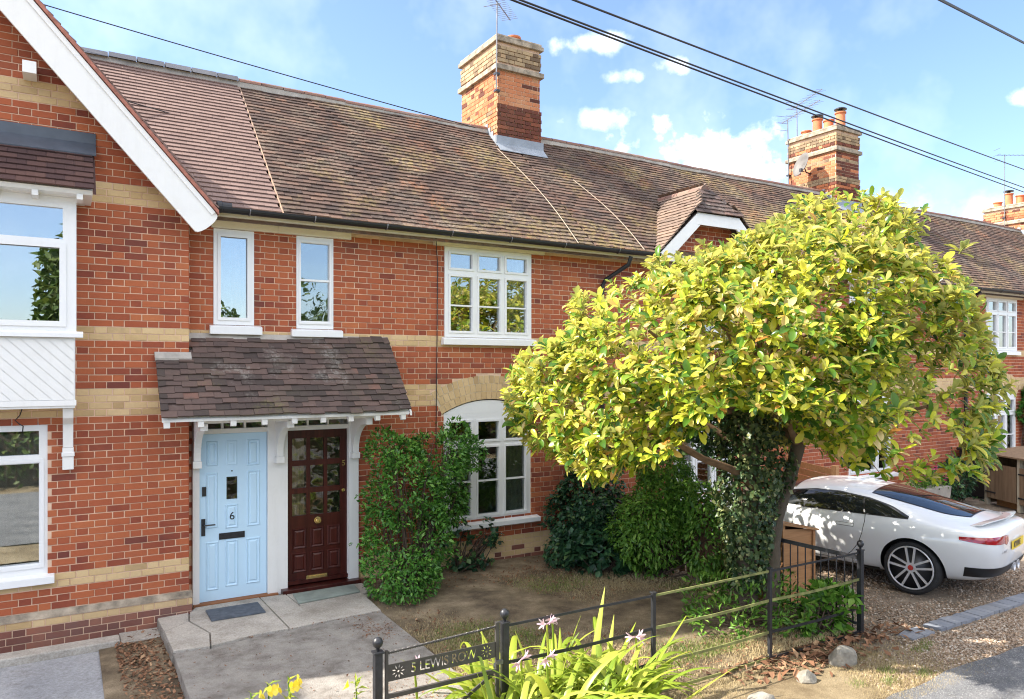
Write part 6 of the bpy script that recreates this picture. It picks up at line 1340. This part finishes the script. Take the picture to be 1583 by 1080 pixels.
# ------------------------------------------------------------------ the white coupe
def car():
    cr = thing('parked_car', 'white two-door coupe parked nose-in on the gravel drive, rear towards the road', 'car', (10.17, -3.72, -.112), rotz=math.atan2(.978, -.21), local=True)
    paint, nt, N_, L_, Pb = _new('white_car_paint'); Pb.inputs['Base Color'].default_value = (.8, .82, .84, 1); Pb.inputs['Roughness'].default_value = .28; Pb.inputs['Coat Weight'].default_value = 1.0; Pb.inputs['Coat Roughness'].default_value = .02
    g = NG(nt); L_.new(g.mix(g.ramp(g.noise(g.pos(), 3, 5), [(.4, 0.0), (.8, .1)]), (.82, .835, .85), (.6, .58, .54)), Pb.inputs['Base Color'])
    black = m_plain('black_trim', (.012, .012, .014), .35, .2, 8); tyre = m_plain('tyre_rubber', (.022, .022, .024), .8, .3, 20, bump=.3); tint, nt2, n2, l2, p2_ = _new('tinted_car_glass'); p2_.inputs['Base Color'].default_value = (.012, .016, .02, 1); p2_.inputs['Roughness'].default_value = .03; p2_.inputs['Specular IOR Level'].default_value = .5; p2_.inputs['Coat Weight'].default_value = .3
    alloy = m_plain('silver_alloy', (.72, .72, .74), .3, .08, 10, metal=.35); dark_alloy = m_plain('dark_alloy', (.05, .05, .055), .35, .1, 10, metal=.6); red = m_plain('tail_lamp_red', (.35, .012, .02), .1, .3, 30, coat=1); 
    ST_ = [(-.955, .50, .42, .58, .66, .56, .80, .42, .85, .28, .875, .88), (-.91, .36, .60, .76, .66, .73, .86, .58, .91, .40, .93, .94), (-.80, .27, .70, .87, .66, .82, .89, .66, .925, .46, .94, .962), (-.60, .22, .78, .93, .66, .865, .90, .70, .935, .52, .95, .992), (-.35, .2, .82, .955, .66, .87, .91, .71, .965, .56, .99, 1.05), (0, .18, .84, .965, .66, .865, .915, .715, 1.01, .58, 1.06, 1.135), (.35, .17, .85, .955, .64, .845, .91, .715, 1.065, .585, 1.14, 1.21), (.7, .16, .86, .94, .63, .83, .90, .715, 1.11, .59, 1.22, 1.26), (1.1, .16, .86, .925, .62, .825, .885, .72, 1.13, .59, 1.25, 1.295), (1.5, .16, .86, .92, .62, .83, .87, .725, 1.12, .575, 1.235, 1.285), (1.85, .16, .86, .92, .62, .835, .86, .75, 1.03, .56, 1.15, 1.2), (2.15, .16, .86, .925, .62, .845, .85, .78, .93, .6, 1.0, 1.05), (2.4, .16, .86, .93, .62, .85, .845, .74, .88, .5, .915, .935), (2.62, .17, .86, .94, .63, .85, .83, .7, .86, .45, .885, .90), (2.95, .18, .82, .925, .62, .82, .79, .66, .81, .42, .83, .845), (3.2, .2, .74, .86, .58, .74, .72, .58, .735, .36, .755, .765), (3.4, .22, .6, .7, .52, .58, .63, .44, .645, .28, .66, .67), (3.5, .26, .38, .45, .47, .36, .55, .28, .56, .16, .57, .575)]
    bm = bmesh.new(); rings = []
    for (x, zb, wr, wm, zm, ws, zs, wg, zg, wt, zt, zc) in ST_:
        half = [(0, zb), (wr * .75, zb), (wr, zb + .07), (wm, zm), ((wm + ws) / 2 + .015, (zm + zs) / 2 + .03), (ws, zs), (wg, zg), (wt, zt), (wt * .5, zc - (zc - zt) * .2), (0, zc)]
        full = half + [(-y, z) for y, z in half[-2:0:-1]]; rings.append([bm.verts.new((x, y, z)) for y, z in full])
    for a, b in zip(rings, rings[1:]):
        k = len(a)
        for i in range(k): bm.faces.new((a[i], a[(i + 1) % k], b[(i + 1) % k], b[i]))
    bm.faces.new(rings[0][::-1]); bm.faces.new(rings[-1]); bmesh.ops.recalc_face_normals(bm, faces=bm.faces); me = bpy.data.meshes.new('b'); bm.to_mesh(me); bm.free(); me.materials.append(paint); me.materials.append(black)
    tmp = bpy.data.objects.new('b', me); COL.objects.link(tmp); s = tmp.modifiers.new('s', 'SUBSURF'); s.levels = 3; cut = []
    for x in (0, 2.62):
        for sg in (1, -1):
            c = MB(); c.lathe([(.382, -.2), (.382, .3)], (x, sg * .86, .345), 48, axis=1); cm = c.mesh('c', [black]); co = bpy.data.objects.new('c', cm); COL.objects.link(co); m = tmp.modifiers.new('x', 'BOOLEAN'); m.operation = 'DIFFERENCE'; m.solver = 'EXACT'; m.object = co; m.material_mode = 'TRANSFER'; cut.append(co)
    dg = bpy.context.evaluated_depsgraph_get(); body = bpy.data.meshes.new_from_object(tmp.evaluated_get(dg))
    tmp2 = tmp.modifiers
    for m in list(tmp.modifiers):
        if m.type == 'BOOLEAN': tmp.modifiers.remove(m)
    dg.update(); smooth_me = bpy.data.meshes.new_from_object(tmp.evaluated_get(bpy.context.evaluated_depsgraph_get())); bt = bmesh.new(); bt.from_mesh(smooth_me); bvh = BVHTree.FromBMesh(bt)
    for c in cut + [tmp]: bpy.data.objects.remove(c)
    bo = link_mesh('body', body, cr); auto_smooth(bo, 40)
    def side(x, z, sg=1): h = bvh.ray_cast(Vector((x, 2.5 * sg, z)), Vector((0, -sg, 0))); return h[0], h[1]
    def topd(x, y): h = bvh.ray_cast(Vector((x, y, 3)), Vector((0, 0, -1))); return h[0], h[1]
    def rear(phi, z): d = Vector((-math.cos(phi), math.sin(phi), 0)); h = bvh.ray_cast(Vector((-.15, 0, z)) + d * 3, -d); return h[0], h[1]
    def patch(name, fn, grid, mat, off, parent=bo, smooth=True):
        """grid rows of parameter pairs; fn gives point and normal on the body; a skin lying just above it"""
        vs = []; nr = len(grid); nc = len(grid[0])
        for row in grid:
            for q in row:
                h = fn(*q)
                if h[0] is None: return None
                vs.append(h[0] + h[1] * off)
        q = MB(); q.add(vs, [(r * nc + c, r * nc + c + 1, (r + 1) * nc + c + 1, (r + 1) * nc + c) for r in range(nr - 1) for c in range(nc - 1)]); return q.part(name, mat, parent, smooth=smooth)
    for sg in (1, -1):
        xs = np.linspace(.06, 2.02, 30)
        def lo(x): return .955 - .03 * (x - .06) / 1.96
        def hi(x): return lo(x) + .004 + np.interp(x, [.06, .3, .6, 1.0, 1.35, 1.65, 1.85, 2.02], [0, .1, .175, .225, .225, .185, .125, .02])
        mk = lambda e: [[(x, lo(x) - e + (hi(x) - lo(x) + 2 * e) * t, sg) for x in xs] for t in np.linspace(0, 1, 9)]
        patch('window_surround', side, mk(.014), black, .003); patch('side_window', side, mk(-.001), tint, .0065)
        for x in (.60,): patch('pillar', side, [[(x + .05 * t + dx, lo(x) + (hi(x) - lo(x)) * t, sg) for dx in (0, .022)] for t in np.linspace(0, 1, 7)], black, .009)
        q = MB(); zz = np.linspace(.945, .29, 34); pts = [side(float(np.interp(-z, [-.945, -.85, -.7, -.55, -.42, -.29], [.60, .585, .60, .65, .75, .9])), z, sg) for z in zz]; q.tube([p for p, n in pts], .0045, 5); q.part('door_seam', black, bo); q = MB(); pts = [side(x, .29, sg) for x in np.linspace(.9, 2.0, 24)] + [side(2.0, z, sg) for z in np.linspace(.32, .91, 24)]; q.tube([p for p, n in pts], .004, 5); q.part('door_seam', black, bo)
        patch('door_handle', side, [[(x, z, sg) for x in np.linspace(.72, .96, 8)] for z in np.linspace(.758, .80, 3)], black, .002); patch('door_handle', side, [[(x, z, sg) for x in np.linspace(.725, .955, 8)] for z in np.linspace(.763, .795, 3)], paint, .006); patch('sill_trim', side, [[(x, z, sg) for x in np.linspace(.42, 2.2, 14)] for z in np.linspace(.19, .255, 3)], black, .004)
        # tail lamp: thin blade with a rounded inner end
        ph = np.linspace(R(26), R(66), 22) * sg
        def tl(t): return .025 + .034 * math.sin(min(t * 1.15, 1) * math.pi * .5) * (1 if t < .93 else .7)
        patch('tail_lamp', rear, [[(a, .80 + (j - .5) * 2 * tl(1 - i / 21) * .8 + .012 * (i / 21)) for i, a in enumerate(ph)] for j in np.linspace(0, 1, 5)], red, .006)
        q = MB(); c = rear(R(30) * sg, .785)
        q.lathe([(0, .0), (.05, .002), (.055, -.006)], (0, 0, 0), 16, axis=0); mm = q.mesh('lamp_ring', red); mm.transform(Matrix.Translation(c[0] + c[1] * .006) @ c[1].to_track_quat('X', 'Z').to_matrix().to_4x4()); link_mesh('tail_lamp_disc', mm, bo)
        q = MB(); q.lathe([(.0, -.09), (.045, -.085), (.075, -.05), (.085, 0), (.075, .06), (.04, .1), (0, .105)], (0, 0, 0), 14, axis=1); mm = q.mesh('mirror', [paint], True); mm.transform(Matrix.Translation((1.93, sg * .98, .945)) @ Matrix.Diagonal((.9, 1.15, .8, 1))); link_mesh('mirror', mm, bo); q = MB(); q.bar((1.94, sg * .83, .90), (1.93, sg * .93, .925), .05, .03); q.part('mirror_arm', black, bo)
    yw = lambda x: .47 + .07 * min(1, max(0, (x + .5) / .9))
    def rg(e): return [[(x, (yw(x) * (1 - .35 * max(0, (-.2 - x) / .35) ** 2) + e) * t) for t in np.linspace(-1, 1, 15)] for x in np.linspace(-.52 - e, .60 + e, 22)]
    patch('rear_window_surround', topd, rg(.012), black, .003); patch('rear_window', topd, rg(-.004), tint, .0065)
    patch('windscreen', topd, [[(x, .60 * t) for t in np.linspace(-1, 1, 13)] for x in np.linspace(1.66, 2.28, 12)], tint, .005)
    patch('number_plate', rear, [[(a, z) for a in np.linspace(R(-19), R(19), 9)] for z in (.635, .745)], m_plain('yellow_plate', (.85, .6, .03), .5, .03), .012)
    c = rear(0, .69); put_text('plate_text', 'KY19 E', .098, black, bo, Matrix.Translation(c[0] + Vector((-.017, .05, 0))) @ Matrix.Rotation(R(-90), 4, 'Z') @ FRONT, .001, .002)
    c = rear(R(33), .655); put_text('badge_text', 'F-TYPE', .055, alloy, bo, Matrix.Translation(c[0] + c[1] * .004) @ c[1].to_track_quat('Z', 'Y').to_matrix().to_4x4(), .002)
    patch('diffuser', rear, [[(a, z) for a in np.linspace(R(-62), R(62), 34)] for z in np.linspace(.33, .46, 5)], black, .006)
    for yy in (-.09, .09): q = MB(); q.lathe([(.045, -.05), (.055, 0), (.05, .0), (.04, -.04)], (0, 0, 0), 14, axis=0); mm = q.mesh('exhaust', [alloy]); mm.transform(Matrix.Translation((-.95, yy, .40)) @ Matrix.Rotation(R(180), 4, 'Z')); link_mesh('exhaust_pipe', mm, bo)
    sp = MB(); prev = None; n = 21
    for i in range(n):
        t = -1 + 2 * i / (n - 1); y = .66 * t; xb = -.86 + .16 * t * t; z = .995 - .035 * t ** 4 - .015 * t * t; sec = [(xb - .045, y, z + .03), (xb + .10, y, z - .004), (xb + .10, y, z - .022), (xb - .035, y, z + .012)]
        sp.v += sec
        if i: b = 4 * (i - 1); sp.f += [(b + k, b + (k + 1) % 4, b + 4 + (k + 1) % 4, b + 4 + k) for k in range(4)]; sp.m += [0] * 4
    sp.f += [(0, 1, 2, 3), tuple(range(4 * n - 4, 4 * n))]; sp.m += [0, 0]; sp.part('spoiler', paint, bo, smooth=False)
    # wheels: tyre, split-spoke rim, hub
    for x in (0, 2.62):
        for sg in (1, -1):
            yo = sg * .905; w = MB(); w.lathe([(.268, -.12), (.30, -.13), (.33, -.118), (.34, -.09), (.34, .09), (.33, .118), (.305, .13), (.275, .124), (.268, .10)], (x, yo - sg * .12, .34), 40, axis=1); wo = w.part('wheel', tyre, cr); auto_smooth(wo, 35)
            rm = MB(); rm.lathe([(.262, -.11), (.26, .03), (.27, .05 )], (x, yo - sg * .06, .345), 36, axis=1); ro_ = rm.part('rim_barrel', dark_alloy, wo, smooth=True)
            rr = MB(); rr.tube([(x + .268 * math.cos(a), yo + sg * .004, .345 + .268 * math.sin(a)) for a in np.linspace(0, 2 * math.pi, 41)], .011, 6, caps=False); rr.part('rim_edge', alloy, wo, smooth=True)
            dk = MB(); dk.lathe([(.2, 0), (.2, .02)], (x, yo - sg * .09, .345), 24, axis=1); dk.part('brake_disc', dark_alloy, wo)
            for k in range(5):
                for e in (-1, 1):
                    a = k * 2 * math.pi / 5 + .3; a2 = a + e * .21; p0 = Vector((x + .05 * math.cos(a + e * .5), yo - sg * .012, .345 + .05 * math.sin(a + e * .5))); p1 = Vector((x + .264 * math.cos(a2), yo - sg * .004, .345 + .264 * math.sin(a2))); q = MB(); q.bar(p0, p1, .026, .026, up=(0, 1, 0)); q.part('spoke', alloy, wo)
            hb = MB(); hb.lathe([(.0, .01), (.03, .009), (.034, 0)] if sg > 0 else [(.034, 0), (.03, -.009), (.0, -.01)], (x, yo + sg * .004, .345), 16, axis=1); hb.part('hub_cap', m_plain('hub_red', (.5, .05, .04), .3, .3, 60), wo); hc = MB(); hc.lathe([(.062, 0), (.062, .016 )], (x, yo - sg * .012 - .008, .345), 20, axis=1); hc.part('hub', alloy, wo)
    bt.free()
car()
